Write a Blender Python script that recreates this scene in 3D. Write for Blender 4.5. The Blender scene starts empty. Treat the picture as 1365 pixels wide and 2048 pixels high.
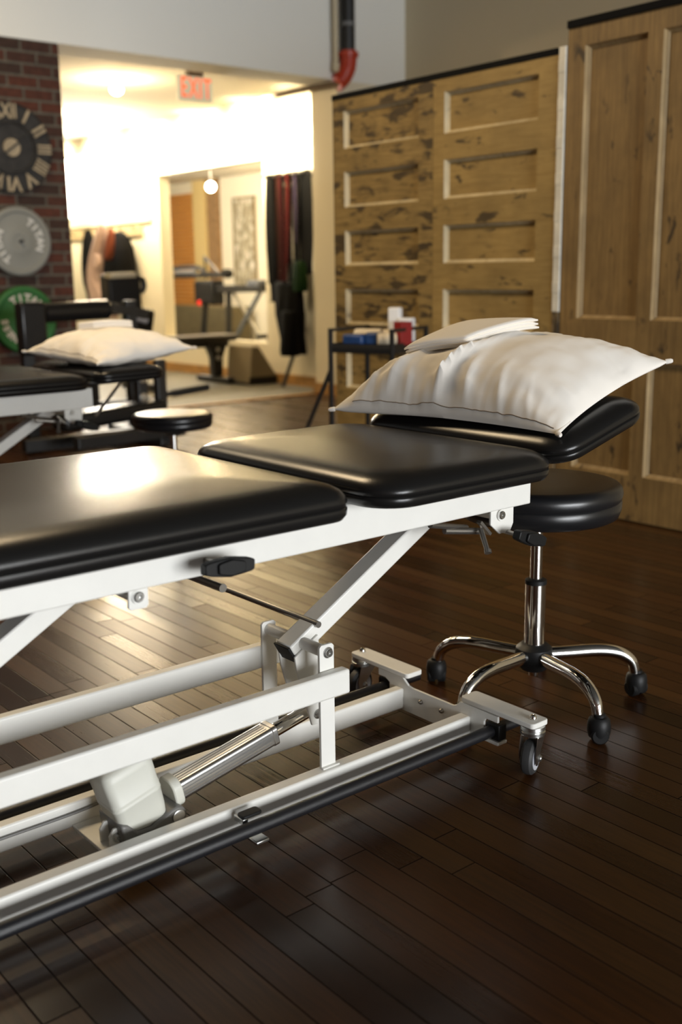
import bpy, bmesh, math, random
from mathutils import Vector, Matrix, noise
PI = math.pi
D = bpy.data
SC = bpy.context.scene
COL = SC.collection
random.seed(7)

# ------------------------------------------------------------------ camera
TILT, YAW, ROLL, EYE = math.radians(12.66), math.radians(50.5), math.radians(-0.82), 1.05
F = Vector((math.cos(TILT)*math.cos(YAW), math.cos(TILT)*math.sin(YAW), -math.sin(TILT)))
R0 = Vector((math.sin(YAW), -math.cos(YAW), 0))
U0 = R0.cross(F)
R1 = R0*math.cos(ROLL) + U0*math.sin(ROLL)
U1 = -R0*math.sin(ROLL) + U0*math.cos(ROLL)
cam = D.cameras.new('camera')
cam.sensor_fit = 'VERTICAL'; cam.sensor_height = 36.0; cam.lens = 2130/2048*36.0
cam.dof.use_dof = True; cam.dof.focus_distance = 2.2; cam.dof.aperture_fstop = 2.6
cam.clip_start = 0.05
cob = D.objects.new('camera', cam); COL.objects.link(cob)
M = Matrix((R1, U1, -F)).transposed().to_4x4(); M.translation = Vector((0, 0, EYE))
cob.matrix_world = M
SC.camera = cob

# ------------------------------------------------------------------ world, light, exposure
vs = SC.view_settings
vs.view_transform = 'Standard'; vs.look = 'None'; vs.gamma = 1.0; vs.exposure = 0.0
vs.use_curve_mapping = False
w = D.worlds.new('world'); SC.world = w; w.use_nodes = True
w.node_tree.nodes['Background'].inputs[0].default_value = (0.75, 0.85, 1.0, 1)
w.node_tree.nodes['Background'].inputs[1].default_value = 0.25

def area(name, loc, target, sx, sy, power, color):
    l = D.lights.new(name, 'AREA'); l.shape = 'RECTANGLE'; l.size = sx; l.size_y = sy
    l.energy = power; l.color = color
    o = D.objects.new(name, l); COL.objects.link(o)
    o.location = loc
    o.rotation_euler = (Vector(target)-Vector(loc)).to_track_quat('-Z', 'Y').to_euler()
    return o
def bulb(name, loc, power, color, r=0.05):
    l = D.lights.new(name, 'POINT'); l.energy = power; l.color = color; l.shadow_soft_size = r
    o = D.objects.new(name, l); COL.objects.link(o); o.location = loc
    return o
WARM = (1.0, 0.74, 0.42)
# daylight through the shop-front windows in the wall behind the camera
area('front_window_light', (1.2, -8.42, 1.45), (1.2, 0, 1.25), 6.0, 2.5, 1090, (0.95, 0.975, 1.0))
# warm ceiling lamp of the front room, and a second added for the bulkhead
area('ceiling_lamp_and_fill', (1.5, 4.2, 3.6), (1.6, 3.6, 0), 1.0, 1.0, 84, (1.0, 0.76, 0.46))
area('ceiling_lamp_and_fill', (1.6, 6.0, 3.6), (1.6, 6.0, 0), 1.0, 1.0, 24, (1.0, 0.80, 0.52))
# daylight through the gym window, and the gym's ceiling lamps
area('gym_window_light', (6.1, 11.9, 2.12), (0, 8.6, 1.2), 2.2, 0.7, 160, (1.0, 0.95, 0.85))
bulb('gym_bulb', (4.63, 8.50, 2.42), 32, WARM, 0.05)
bulb('gym_bulb', (5.3, 10.4, 2.42), 60, WARM, 0.05)
bulb('gym_bulb', (3.0, 10.6, 2.45), 45, WARM, 0.06)
bulb('side_room_bulb', (7.6, 11.6, 1.95), 48, WARM, 0.08)
bulb('side_room_bulb', (7.7, 9.6, 2.2), 30, WARM, 0.08)
def spot(name, loc, target, power, color, ang, blend=0.8, r=0.05):
    l = D.lights.new(name, 'SPOT'); l.energy = power; l.color = color; l.spot_size = math.radians(ang); l.spot_blend = blend; l.shadow_soft_size = r
    o = D.objects.new(name, l); COL.objects.link(o); o.location = loc
    o.rotation_euler = (Vector(target)-Vector(loc)).to_track_quat('-Z', 'Y').to_euler()
# track lights washing the gym's right-hand wall
for yy in (7.95, 8.75, 9.7, 10.7, 11.8, 13.0): spot('track_spot', (5.62, yy, 2.50), (6.2, yy, 2.22), 330, (1.0, 0.84, 0.56), 110, 0.9)

# ------------------------------------------------------------------ material helpers
class NT:
    def __init__(s, name):
        s.m = D.materials.new(name); s.m.use_nodes = True
        s.t = s.m.node_tree; s.b = s.t.nodes['Principled BSDF']
    def n(s, typ, **kw):
        x = s.t.nodes.new(typ)
        for k, v in kw.items(): setattr(x, k, v)
        return x
    def l(s, a, b): s.t.links.new(a, b)
    def math(s, op, a, b=None, c=None):
        x = s.n('ShaderNodeMath', operation=op)
        for i, v in enumerate((a, b, c)):
            if v is None: continue
            if isinstance(v, (int, float)): x.inputs[i].default_value = v
            else: s.l(v, x.inputs[i])
        return x.outputs[0]
    def coord(s, scale=(1, 1, 1), loc=(0, 0, 0)):
        g = s.n('ShaderNodeNewGeometry'); mp = s.n('ShaderNodeMapping')
        mp.inputs['Scale'].default_value = scale; mp.inputs['Location'].default_value = loc
        s.l(g.outputs['Position'], mp.inputs[0]); return mp.outputs[0]
    def noise(s, vec, scale, detail=4, rough=0.55, dist=0.0):
        x = s.n('ShaderNodeTexNoise'); x.inputs['Scale'].default_value = scale
        x.inputs['Detail'].default_value = detail; x.inputs['Roughness'].default_value = rough
        x.inputs['Distortion'].default_value = dist
        s.l(vec, x.inputs['Vector']); return x.outputs[0]
    def ramp(s, fac, stops):
        x = s.n('ShaderNodeValToRGB'); e = x.color_ramp.elements
        while len(e) < len(stops): e.new(0.5)
        for i, (p, c) in enumerate(stops):
            e[i].position = p; e[i].color = (c[0], c[1], c[2], 1) if not isinstance(c, (int, float)) else (c, c, c, 1)
        s.l(fac, x.inputs[0]); return x.outputs[0]
    def mix(s, fac, a, b, typ='MIX'):
        x = s.n('ShaderNodeMixRGB', blend_type=typ)
        for i, v in enumerate((fac, a, b)):
            if isinstance(v, (int, float)): x.inputs[i].default_value = v if i == 0 else (v, v, v, 1)
            elif isinstance(v, tuple): x.inputs[i].default_value = (*v, 1)
            else: s.l(v, x.inputs[i])
        return x.outputs[0]
    def bump(s, h, strength, dist=0.002):
        x = s.n('ShaderNodeBump'); x.inputs['Strength'].default_value = strength
        x.inputs['Distance'].default_value = dist; s.l(h, x.inputs['Height'])
        s.l(x.outputs[0], s.b.inputs['Normal'])
    def set(s, color=None, rough=None, metal=None, spec=None, coat=None, coat_rough=None):
        for k, v in (('Base Color', color), ('Roughness', rough), ('Metallic', metal), ('Specular IOR Level', spec), ('Coat Weight', coat), ('Coat Roughness', coat_rough)):
            if v is None: continue
            if isinstance(v, tuple): s.b.inputs[k].default_value = (*v, 1)
            elif isinstance(v, (int, float)): s.b.inputs[k].default_value = v
            else: s.l(v, s.b.inputs[k])
        return s.m

def plain(name, c, rough=0.5, metal=0.0, bump=0.0, bscale=200, var=0.0, spec=None, coat=None):
    t = NT(name)
    if var or bump:
        v = t.coord()
    if var:
        f = t.noise(v, 14, 4)
        col = t.ramp(f, [(0.3, tuple(x*(1-var) for x in c)), (0.7, tuple(min(1, x*(1+var)) for x in c))])
        t.set(color=col)
    else: t.set(color=c)
    if bump: t.bump(t.noise(v, bscale, 3), bump, 0.001)
    t.set(rough=rough, metal=metal, spec=spec, coat=coat)
    return t.m
def emit(name, c, strength):
    t = NT(name); t.set(color=c)
    t.b.inputs['Emission Color'].default_value = (*c, 1); t.b.inputs['Emission Strength'].default_value = strength
    return t.m

WHITE = plain('white_powder_coat', (0.80, 0.79, 0.74), 0.38, bump=0.05, bscale=500, var=0.02)
VINYL = plain('black_vinyl', (0.010, 0.0095, 0.009), 0.27, bump=0.12, bscale=420, spec=0.36)
VINYL_STOOL = plain('stool_vinyl', (0.010, 0.010, 0.011), 0.30, bump=0.1, bscale=420)
CHROME = plain('chrome', (0.82, 0.80, 0.76), 0.07, 1.0)
ZINC = plain('zinc_steel', (0.62, 0.62, 0.60), 0.28, 1.0)
ROD = plain('dull_steel_rod', (0.32, 0.30, 0.27), 0.35, 0.9)
ALU = plain('brushed_aluminium', (0.66, 0.66, 0.66), 0.3, 1.0)
BLACKBAR = plain('black_textured_bar', (0.012, 0.012, 0.014), 0.33, bump=0.5, bscale=900)
BLACKPL = plain('black_plastic', (0.008, 0.008, 0.008), 0.5, spec=0.3)
BLACKMET = plain('black_painted_steel', (0.012, 0.012, 0.012), 0.4)
GREYPL = plain('grey_plastic', (0.17, 0.165, 0.155), 0.4)
CREAMPL = plain('cream_plastic', (0.62, 0.62, 0.55), 0.45)
RUBBER = plain('grey_rubber', (0.028, 0.028, 0.028), 0.6)
HUBPL = plain('pale_grey_hub', (0.45, 0.46, 0.50), 0.5)
LINEN = plain('white_cotton', (0.85, 0.80, 0.72), 0.9, bump=0.15, bscale=900)
SEAM = plain('seam_thread', (0.22, 0.17, 0.12), 0.9)
CREAMWALL = plain('cream_wall_paint', (0.74, 0.68, 0.52), 0.85, bump=0.05, bscale=60)
PLASTER = plain('pale_wall_paint', (0.84, 0.84, 0.79), 0.9, bump=0.05, bscale=60)
BEIGE = plain('beige_wall_paint', (0.60, 0.52, 0.36), 0.9, bump=0.05, bscale=60)
CEIL = plain('ceiling_paint', (0.70, 0.66, 0.56), 0.9)
REDP = plain('red_pipe_paint', (0.42, 0.035, 0.01), 0.35)
GREYMAT = plain('grey_rubber_floor', (0.145, 0.135, 0.105), 0.6, bump=0.2, bscale=150, var=0.1)

def wood_floor():
    t = NT('dark_plank_floor')
    g = t.n('ShaderNodeNewGeometry'); sp = t.n('ShaderNodeSeparateXYZ'); t.l(g.outputs['Position'], sp.inputs[0])
    X, Y = sp.outputs[0], sp.outputs[1]
    W = 0.0604
    xs = t.math('DIVIDE', t.math('ADD', X, 10.0), W)
    row = t.math('FLOOR', xs); fx = t.math('FRACT', xs)
    wn = t.n('ShaderNodeTexWhiteNoise', noise_dimensions='1D'); t.l(row, wn.inputs['W'])
    ys = t.math('ADD', t.math('DIVIDE', t.math('ADD', Y, 10.0), 1.15), t.math('MULTIPLY', wn.outputs[0], 9.0))
    colm = t.math('FLOOR', ys); fy = t.math('FRACT', ys)
    cv = t.n('ShaderNodeCombineXYZ'); t.l(row, cv.inputs[0]); t.l(colm, cv.inputs[1])
    wp = t.n('ShaderNodeTexWhiteNoise', noise_dimensions='2D'); t.l(cv.outputs[0], wp.inputs['Vector'])
    base = t.ramp(wp.outputs[0], [(0.0, (0.024, 0.0088, 0.0020)), (0.3, (0.038, 0.0130, 0.0025)), (0.7, (0.050, 0.0170, 0.0030)), (1.0, (0.062, 0.0250, 0.005))])
    gv = t.coord((40, 2.2, 1)); grain = t.noise(gv, 3.0, 6, 0.65, 0.6)
    base = t.mix(0.75, base, t.ramp(grain, [(0.25, 0.35), (0.7, 1.25)]), 'MULTIPLY')
    gx = t.math('MINIMUM', fx, t.math('SUBTRACT', 1.0, fx))
    gy = t.math('MULTIPLY', t.math('MINIMUM', fy, t.math('SUBTRACT', 1.0, fy)), 19.0)
    gap = t.math('MINIMUM', gx, gy)
    mask = t.ramp(gap, [(0.0, 0.0), (0.010, 0.0), (0.032, 1.0)])
    base = t.mix(t.math('SUBTRACT', 1.0, mask), base, (0.006, 0.004, 0.003))
    fine = t.noise(t.coord((90, 3.0, 1)), 2.0, 4, 0.6)
    rough = t.math('ADD', t.math('MULTIPLY', wp.outputs[0], 0.10), t.math('ADD', 0.19, t.math('MULTIPLY', fine, 0.10)))
    rough = t.math('ADD', t.math('MULTIPLY', rough, mask), t.math('MULTIPLY', t.math('SUBTRACT', 1.0, mask), 0.8))
    t.set(color=base, rough=rough, spec=t.math('MULTIPLY', mask, 0.34))
    wv = t.n('ShaderNodeTexWhiteNoise', noise_dimensions='2D'); cv2 = t.n('ShaderNodeVectorMath', operation='ADD'); t.l(cv.outputs[0], cv2.inputs[0]); cv2.inputs[1].default_value = (17.3, 5.1, 0)
    t.l(cv2.outputs[0], wv.inputs['Vector'])
    # each board sits a touch cupped or tilted
    tilt = t.math('MULTIPLY', t.math('SUBTRACT', fx, 0.5), t.math('SUBTRACT', wv.outputs[0], 0.5))
    h = t.math('ADD', t.math('MULTIPLY', mask, 0.8), t.math('ADD', t.math('MULTIPLY', fine, 0.10), t.math('MULTIPLY', tilt, 1.2)))
    t.bump(h, 0.30, 0.0010)
    return t.m
WOODFLOOR = wood_floor()

def door_wood(name, dark, light, blot, seed, horiz, cover=0.0):
    """worn stripped pine with dark paint residue in the grain"""
    t = NT(name)
    v = t.coord((1, 1, 1), (seed, seed*1.7, seed*0.6))
    g = t.noise(t.coord((1, 3.0, 30) if horiz else (1, 30, 2.0), (seed, seed, seed)), 2.2, 5, 0.6, 0.4)
    c = t.ramp(g, [(0.3, dark), (0.7, light)])
    big = t.noise(v, 4.5, 4, 0.6)
    c = t.mix(0.5, c, t.ramp(big, [(0.3, 0.55), (0.7, 1.25)]), 'MULTIPLY')
    k = t.noise(t.coord((1, 0.75, 2.4) if horiz else (1, 2.2, 1.0), (seed*2, seed, seed)), 8.5, 3, 0.6, 0.4)
    k = t.ramp(k, [(blot, 0.0), (blot+0.06, 1.0)])
    m2 = t.ramp(t.noise(v, 5.5, 2), [(0.42-cover, 0.0), (0.56-cover, 1.0)])
    k = t.mix(1.0, k, m2, 'MULTIPLY')
    c = t.mix(t.math('MULTIPLY', k, 0.82), c, (0.020, 0.013, 0.007))
    t.set(color=c, rough=0.62); t.bump(g, 0.25, 0.002)
    return t.m
DOORW = [door_wood('worn_door_pine', (0.175, 0.110, 0.033), (0.32, 0.218, 0.074), 0.525, 3.1, True, 0.10),
         door_wood('plain_door_pine', (0.25, 0.162, 0.049), (0.345, 0.235, 0.079), 0.60, 8.4, True, 0.02),
         door_wood('brown_door_pine', (0.165, 0.099, 0.033), (0.26, 0.165, 0.058), 0.61, 15.2, False)]

def brick_mat():
    t = NT('old_red_brick')
    g = t.n('ShaderNodeNewGeometry'); sp = t.n('ShaderNodeSeparateXYZ'); t.l(g.outputs['Position'], sp.inputs[0])
    cv = t.n('ShaderNodeCombineXYZ')
    t.l(t.math('ADD', sp.outputs[0], sp.outputs[1]), cv.inputs[0]); t.l(sp.outputs[2], cv.inputs[1])
    b = t.n('ShaderNodeTexBrick'); t.l(cv.outputs[0], b.inputs['Vector'])
    b.inputs['Scale'].default_value = 1.0; b.inputs['Brick Width'].default_value = 0.215
    b.inputs['Row Height'].default_value = 0.076; b.inputs['Mortar Size'].default_value = 0.009
    b.inputs['Mortar Smooth'].default_value = 0.3; b.inputs['Bias'].default_value = 0.1
    b.inputs['Color1'].default_value = (0.095, 0.026, 0.013, 1); b.inputs['Color2'].default_value = (0.042, 0.021, 0.014, 1)
    b.inputs['Mortar'].default_value = (0.11, 0.098, 0.075, 1)
    n = t.noise(t.coord(), 22, 5, 0.6)
    c = t.mix(0.6, b.outputs[0], t.ramp(n, [(0.3, 0.5), (0.7, 1.3)]), 'MULTIPLY')
    t.set(color=c, rough=0.9)
    h = t.math('ADD', t.math('MULTIPLY', b.outputs[1], -1.0), t.math('MULTIPLY', n, 0.5))
    t.bump(h, 0.7, 0.008)
    return t.m
BRICK = brick_mat()

# ------------------------------------------------------------------ mesh helpers (all in world metres)
def bm_new(): return bmesh.new()
def q(bm, a, b, c, d):
    try: return bm.faces.new((a, b, c, d))
    except ValueError: return None
def obox(bm, c, ax, ay, az, hx, hy, hz):
    c = Vector(c); ax, ay, az = Vector(ax).normalized(), Vector(ay).normalized(), Vector(az).normalized()
    V = [bm.verts.new(c + ax*hx*i + ay*hy*j + az*hz*k) for i in (-1, 1) for j in (-1, 1) for k in (-1, 1)]
    for f in ((0, 1, 3, 2), (4, 6, 7, 5), (0, 4, 5, 1), (2, 3, 7, 6), (0, 2, 6, 4), (1, 5, 7, 3)):
        bm.faces.new([V[i] for i in f])
def box(bm, x0, x1, y0, y1, z0, z1):
    obox(bm, ((x0+x1)/2, (y0+y1)/2, (z0+z1)/2), (1, 0, 0), (0, 1, 0), (0, 0, 1), abs(x1-x0)/2, abs(y1-y0)/2, abs(z1-z0)/2)
def rings(bm, rs, cap=True, closed=False):
    vs = [[bm.verts.new(p) for p in r] for r in rs]
    n = len(vs[0]); m = len(vs)
    for i in range(m if closed else m-1):
        a, b = vs[i], vs[(i+1) % m]
        for k in range(n): q(bm, a[k], a[(k+1) % n], b[(k+1) % n], b[k])
    if cap and not closed:
        bm.faces.new(list(reversed(vs[0]))); bm.faces.new(vs[-1])
    return vs
def frame_of(d):
    d = Vector(d).normalized(); u = d.cross(Vector((0, 0, 1)))
    if u.length < 1e-4: u = Vector((1, 0, 0))
    u.normalize(); return u, u.cross(d).normalized()
def path(bm, pts, r, seg=16, flat=1.0, closed=False):
    pts = [Vector(p) for p in pts]; n = len(pts); rs = []
    pu = None
    for i, p in enumerate(pts):
        a = pts[(i-1) % n] if (closed or i > 0) else p
        b = pts[(i+1) % n] if (closed or i < n-1) else p
        d = (b-a).normalized()
        if pu is None: u, v = frame_of(d)
        else:
            u = (pu - d*pu.dot(d)).normalized(); v = u.cross(d).normalized()
        pu = u
        rr = r[i] if isinstance(r, (list, tuple)) else r
        rs.append([p + u*rr*math.cos(2*PI*k/seg) + v*rr*flat*math.sin(2*PI*k/seg) for k in range(seg)])
    rings(bm, rs, closed=closed)
def rod(bm, a, b, r, seg=20): path(bm, [a, b], r, seg)
def smoothpts(pts, sub=8):
    pts = [Vector(p) for p in pts]; out = []
    for i in range(len(pts)-1):
        p0 = pts[max(i-1, 0)]; p1 = pts[i]; p2 = pts[i+1]; p3 = pts[min(i+2, len(pts)-1)]
        for k in range(sub):
            t = k/sub
            out.append(0.5*((2*p1)+(p2-p0)*t+(2*p0-5*p1+4*p2-p3)*t*t+(3*p1-p0-3*p2+p3)*t**3))
    out.append(pts[-1]); return out
def lathe(bm, prof, c, axis=(0, 0, 1), seg=40):
    """prof: list of (radius, along axis)"""
    c = Vector(c); ax = Vector(axis).normalized(); u, v = frame_of(ax)
    rs = [[c + ax*h + (u*math.cos(2*PI*k/seg)+v*math.sin(2*PI*k/seg))*max(r, 1e-5) for k in range(seg)] for r, h in prof]
    rings(bm, rs)
def prism(bm, poly, o, ux, uy, un, t):
    """polygon (list of 2d points) in plane o,ux,uy extruded t along un"""
    o, ux, uy, un = Vector(o), Vector(ux), Vector(uy), Vector(un)
    a = [o+ux*p[0]+uy*p[1] for p in poly]
    rings(bm, [a, [p+un*t for p in a]])
def rrect(hx, hy, r, seg=6):
    out = []
    for cx, cy, a0 in ((hx-r, hy-r, 0), (-hx+r, hy-r, 90), (-hx+r, -hy+r, 180), (hx-r, -hy+r, 270)):
        for k in range(seg+1):
            a = math.radians(a0+90*k/seg); out.append((cx+r*math.cos(a), cy+r*math.sin(a)))
    return out
def obj(name, bm, mat, root=None, parent=None, smooth=True, bevel=0.0, bseg=2, angle=35):
    bmesh.ops.recalc_face_normals(bm, faces=bm.faces)
    off = Vector(root['base']) if root else Vector((0, 0, 0))
    for vtx in bm.verts: vtx.co -= off
    me = D.meshes.new(name); bm.to_mesh(me); bm.free()
    me.materials.append(mat)
    if smooth:
        for p in me.polygons: p.use_smooth = True
    o = D.objects.new(name, me); COL.objects.link(o)
    if root: o.parent = parent or root
    if bevel:
        b = o.modifiers.new('bevel', 'BEVEL'); b.width = bevel; b.segments = bseg; b.limit_method = 'ANGLE'; b.angle_limit = math.radians(40)
        b.harden_normals = False
    if smooth:
        try: me.set_sharp_from_angle(angle=math.radians(angle))
        except Exception: pass
    return o
def thing(name, loc, label, cat, group=None):
    o = D.objects.new(name, None); COL.objects.link(o); o.location = loc; o['base'] = tuple(loc)
    o['label'] = label; o['category'] = cat; o.empty_display_size = 0.1
    if group: o['group'] = group
    return o
def tag(o, label, cat, group=None):
    o['label'] = label; o['category'] = cat
    if group: o['group'] = group
    return o
def struct(name, bm, mat, label=None, **kw):
    o = obj(name, bm, mat, **kw); o['kind'] = 'structure'
    if label: o['label'] = label
    return o
def text_mesh(bm, body, size, depth, o, ux, uy, un, bold=0.003):
    cu = D.curves.new('t', 'FONT'); cu.body = body; cu.size = size; cu.extrude = depth/2
    cu.align_x = 'CENTER'; cu.align_y = 'CENTER'; cu.resolution_u = 3; cu.offset = bold
    ob = D.objects.new('t', cu); COL.objects.link(ob)
    dg = bpy.context.evaluated_depsgraph_get(); dg.update()
    me = D.meshes.new_from_object(ob.evaluated_get(dg))
    o, ux, uy, un = Vector(o), Vector(ux), Vector(uy), Vector(un)
    vs = [bm.verts.new(o+ux*v.co.x+uy*v.co.y+un*v.co.z) for v in me.vertices]
    for p in me.polygons:
        try: bm.faces.new([vs[i] for i in p.vertices])
        except ValueError: pass
    D.objects.remove(ob); D.meshes.remove(me); D.curves.remove(cu)

# ================================================================== the setting
b = bm_new(); box(b, -3, 6.8, -8.6, 7.44, -0.06, 0.0); struct('floor', b, WOODFLOOR, smooth=False)
b = bm_new(); box(b, 0, 9.2, 7.5, 16.2, -0.06, 0.004); struct('floor_gym', b, GREYMAT, 'grey rubber gym floor beyond the wide opening', smooth=False)
THRESH = plain('golden_oak', (0.36, 0.19, 0.055), 0.35, var=0.25)
b = bm_new(); box(b, 3.46, 5.9, 7.43, 7.51, -0.05, 0.012); struct('trim_1', b, THRESH, 'golden wooden threshold strip where the dark planks meet the gym floor', bevel=0.004)
b = bm_new(); box(b, -3.1, 6.8, -8.6, 7.13, 3.7, 3.8); struct('ceiling', b, plain('dark_ceiling_paint', (0.10, 0.10, 0.095), 0.9), smooth=False)
# wall behind the camera with the shop-front window
b = bm_new()
box(b, -3.1, -1.85, -8.6, -8.5, 0, 3.7); box(b, 4.25, 6.8, -8.6, -8.5, 0, 3.7)
box(b, -1.85, 4.25, -8.6, -8.5, 0, 0.15); box(b, -1.85, 4.25, -8.6, -8.5, 2.75, 3.7)
struct('wall_front', b, PLASTER, smooth=False)
b = bm_new(); box(b, -3.1, -3.0, -8.6, 7.5, 0, 3.7); struct('wall_left', b, BRICK, smooth=False)
b = bm_new(); box(b, -3.0, 3.46, 7.13, 7.5, 0, 2.585); struct('wall_brick', b, BRICK, 'dark red brick wall with the clock and the weight plates', smooth=False)
b = bm_new(); box(b, -3.0, 6.66, 7.13, 7.48, 2.585, 3.7); struct('wall_far', b, PLASTER, 'pale plaster bulkhead above the gym opening', smooth=False)
b = bm_new(); box(b, 5.9, 6.7, 7.13, 7.48, 0, 2.585); struct('wall_jamb', b, CREAMWALL, 'cream wall end at the right of the gym opening', smooth=False)
b = bm_new(); box(b, 6.66, 6.8, -8.6, 7.13, 0, 3.7); struct('wall_right', b, BEIGE, smooth=False)
b = bm_new(); box(b, 3.80, 3.86, -8.5, 2.19, 0, 2.03); box(b, 3.80, 6.66, 4.50, 4.55, 0, 1.93); struct('wall_unseen_partition', b, BEIGE, smooth=False)  # unseen walls added to close off and bounce the light
# gym shell
b = bm_new(); box(b, 0, 6.2, 7.5, 16.2, 2.66, 2.75); struct('ceiling_gym', b, CEIL, smooth=False)
b = bm_new()
WY0, WY1, WZ0, WZ1 = 10.80, 13.9, 1.76, 2.52      # window
OY0, OY1, OZ0, OZ1 = 8.62, 10.58, 0.385, 2.112    # opening to the side room
x0, x1 = 6.2, 6.34
box(b, x0, x1, 7.48, OY0, 0, 2.66); box(b, x0, x1, OY0, OY1, 0, OZ0); box(b, x0, x1, OY0, OY1, OZ1, 2.66)
box(b, x0, x1, OY1, WY0, 0, 2.66); box(b, x0, x1, WY0, WY1, 0, WZ0); box(b, x0, x1, WY0, WY1, WZ1, 2.66)
box(b, x0, x1, WY1, 16.2, 0, 2.66)
struct('wall_gym_right', b, CREAMWALL, smooth=False)
b = bm_new(); box(b, 0, 9.2, 16.0, 16.1, 0, 2.75); box(b, -0.05, 0.02, 7.5, 16.1, 0, 2.75); struct('wall_gym_back', b, CREAMWALL, smooth=False)
b = bm_new(); box(b, 6.185, 6.2, 7.5, 16.0, 0.0, 0.10); box(b, 5.885, 5.9, 7.13, 7.5, 0, 0.10); struct('baseboard_right', b, THRESH, 'golden wooden baseboard under the gym opening', smooth=False)
# gym window: bright overcast sky seen through the panes
SKY = emit('bright_sky', (1.0, 0.96, 0.88), 9.0)
FRAMEW = plain('window_frame_paint', (0.70, 0.64, 0.50), 0.6)
b = bm_new(); box(b, 6.285, 6.30, WY0, WY1, WZ0, WZ1); win = struct('window_1', b, SKY, 'blown-out window above the coat hooks', smooth=False)
b = bm_new()
for y in (WY0, 12.02, 13.3): box(b, 6.19, 6.285, y-0.03, y+0.04, WZ0, WZ1)
box(b, 6.17, 6.285, WY0-0.06, WY1, WZ0-0.13, WZ0); box(b, 6.19, 6.285, WY0, WY1, WZ1-0.04, WZ1+0.03)
fo = obj('window_frame', b, FRAMEW, bevel=0.006); fo.parent = win
# side room
b = bm_new(); box(b, 9.0, 9.1, 8.0, 16.1, 0, 2.5); box(b, 6.34, 9.1, 7.95, 8.05, 0, 2.5)
struct('wall_side_room', b, CREAMWALL, smooth=False)
b = bm_new(); box(b, 6.34, 9.1, 8.0, 16.1, 2.42, 2.5); struct('ceiling_side_room', b, CEIL, smooth=False)
b = bm_new(); box(b, 8.90, 9.0, 13.86, 14.2, 0, 2.42); struct('trim_2', b, plain('yellow_post_paint', (0.62, 0.47, 0.20), 0.7), 'yellowish post beside the orange slatted wall')
b = bm_new(); box(b, 8.93, 9.0, 13.60, 13.86, 0, 2.42); struct('trim_3', b, plain('brown_post', (0.27, 0.16, 0.07), 0.8, var=0.3), 'brown strip of wall beside the yellowish post')
# orange slatted timber
t = NT('orange_timber_slats'); v = t.coord((1, 0.6, 12)); nn = t.noise(v, 3, 4)
t.set(color=t.ramp(nn, [(0.3, (0.42, 0.17, 0.03)), (0.7, (0.62, 0.28, 0.06))]), rough=0.5); SLAT = t.m
b = bm_new()
for k in range(28):
    z = 0.58+k*0.06; box(b, 8.955, 8.998, 14.28, 15.6, z, z+0.055)
tag(obj('slatted_timber_panel', b, SLAT, smooth=False, bevel=0.004), 'orange timber slat panel on the back wall of the side room', 'wall panel')

MOLD = door_wood('pale_panel_molding', (0.50, 0.40, 0.22), (0.66, 0.57, 0.38), 0.66, 5.0, False)  # paler than the doors, daylight on the moulding edges put into the colour
# ---- old panelled doors standing as a partition
def door_build(name, y0, y1, z1, panels, mat, label, mold=None):
    """front face at x=3.74 looking to -x; panels = list of (ya, yb, za, zb)"""
    XF, XB = 3.74, 3.785
    b = bm_new()
    ys = sorted(set([y0, y1]+[p[0] for p in panels]+[p[1] for p in panels]))
    zs = sorted(set([0.008, z1]+[p[2] for p in panels]+[p[3] for p in panels]))
    for i in range(len(ys)-1):
        for j in range(len(zs)-1):
            cy, cz = (ys[i]+ys[i+1])/2, (zs[j]+zs[j+1])/2
            if any(p[0] < cy < p[1] and p[2] < cz < p[3] for p in panels): continue
            for (a, c) in ((XF, 0),):
                V = [b.verts.new((XF, y, z)) for y, z in ((ys[i], zs[j]), (ys[i+1], zs[j]), (ys[i+1], zs[j+1]), (ys[i], zs[j+1]))]
                b.faces.new(V)
    bmesh.ops.remove_doubles(b, verts=b.verts, dist=1e-5)
    mlds = []
    for p in panels:   # moulding around each recessed panel
        ya, yb, za, zb = p; mb = bm_new()
        loops = []
        for (inset, x) in ((0, XF), (0.005, XF+0.020), (0.008, XF+0.019), (0.013, XF+0.025), (0.015, XF+0.0255)):
            loops.append([mb.verts.new((x, y, z)) for y, z in ((ya+inset, za+inset), (yb-inset, za+inset), (yb-inset, zb-inset), (ya+inset, zb-inset))])
        for A, B in zip(loops, loops[1:]):
            for k in range(4): q(mb, A[k], A[(k+1) % 4], B[(k+1) % 4], B[k])
        mlds.append(mb)
    # edges and back
    for f in (((XF, y0, 0.008), (XB, y0, 0.008), (XB, y0, z1), (XF, y0, z1)), ((XF, y1, 0.008), (XB, y1, 0.008), (XB, y1, z1), (XF, y1, z1)),
              ((XF, y0, z1), (XB, y0, z1), (XB, y1, z1), (XF, y1, z1)), ((XB, y0, 0.008), (XB, y1, 0.008), (XB, y1, z1), (XB, y0, z1)),
              ((XF, y0, 0.008), (XB, y0, 0.008), (XB, y1, 0.008), (XF, y1, 0.008))):
        b.faces.new([b.verts.new(p) for p in f])
    bmesh.ops.remove_doubles(b, verts=b.verts, dist=1e-5)
    d = struct(name, b, mat, label, smooth=False)
    for mb in mlds: obj('panel_molding', mb, mold or MOLD, smooth=False).parent = d
    for (ya, yb, za, zb) in panels:
        b = bm_new(); box(b, XF+0.0245, XF+0.035, ya+0.014, yb-0.014, za+0.014, zb-0.014)
        # slightly raised field
        o = obj('door_panel', b, mat, smooth=False); o.parent = d
    return d
ZR = [(0.44, 0.65), (0.78, 0.965), (1.088, 1.265), (1.385, 1.563), (1.68, 1.865)]
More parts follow.
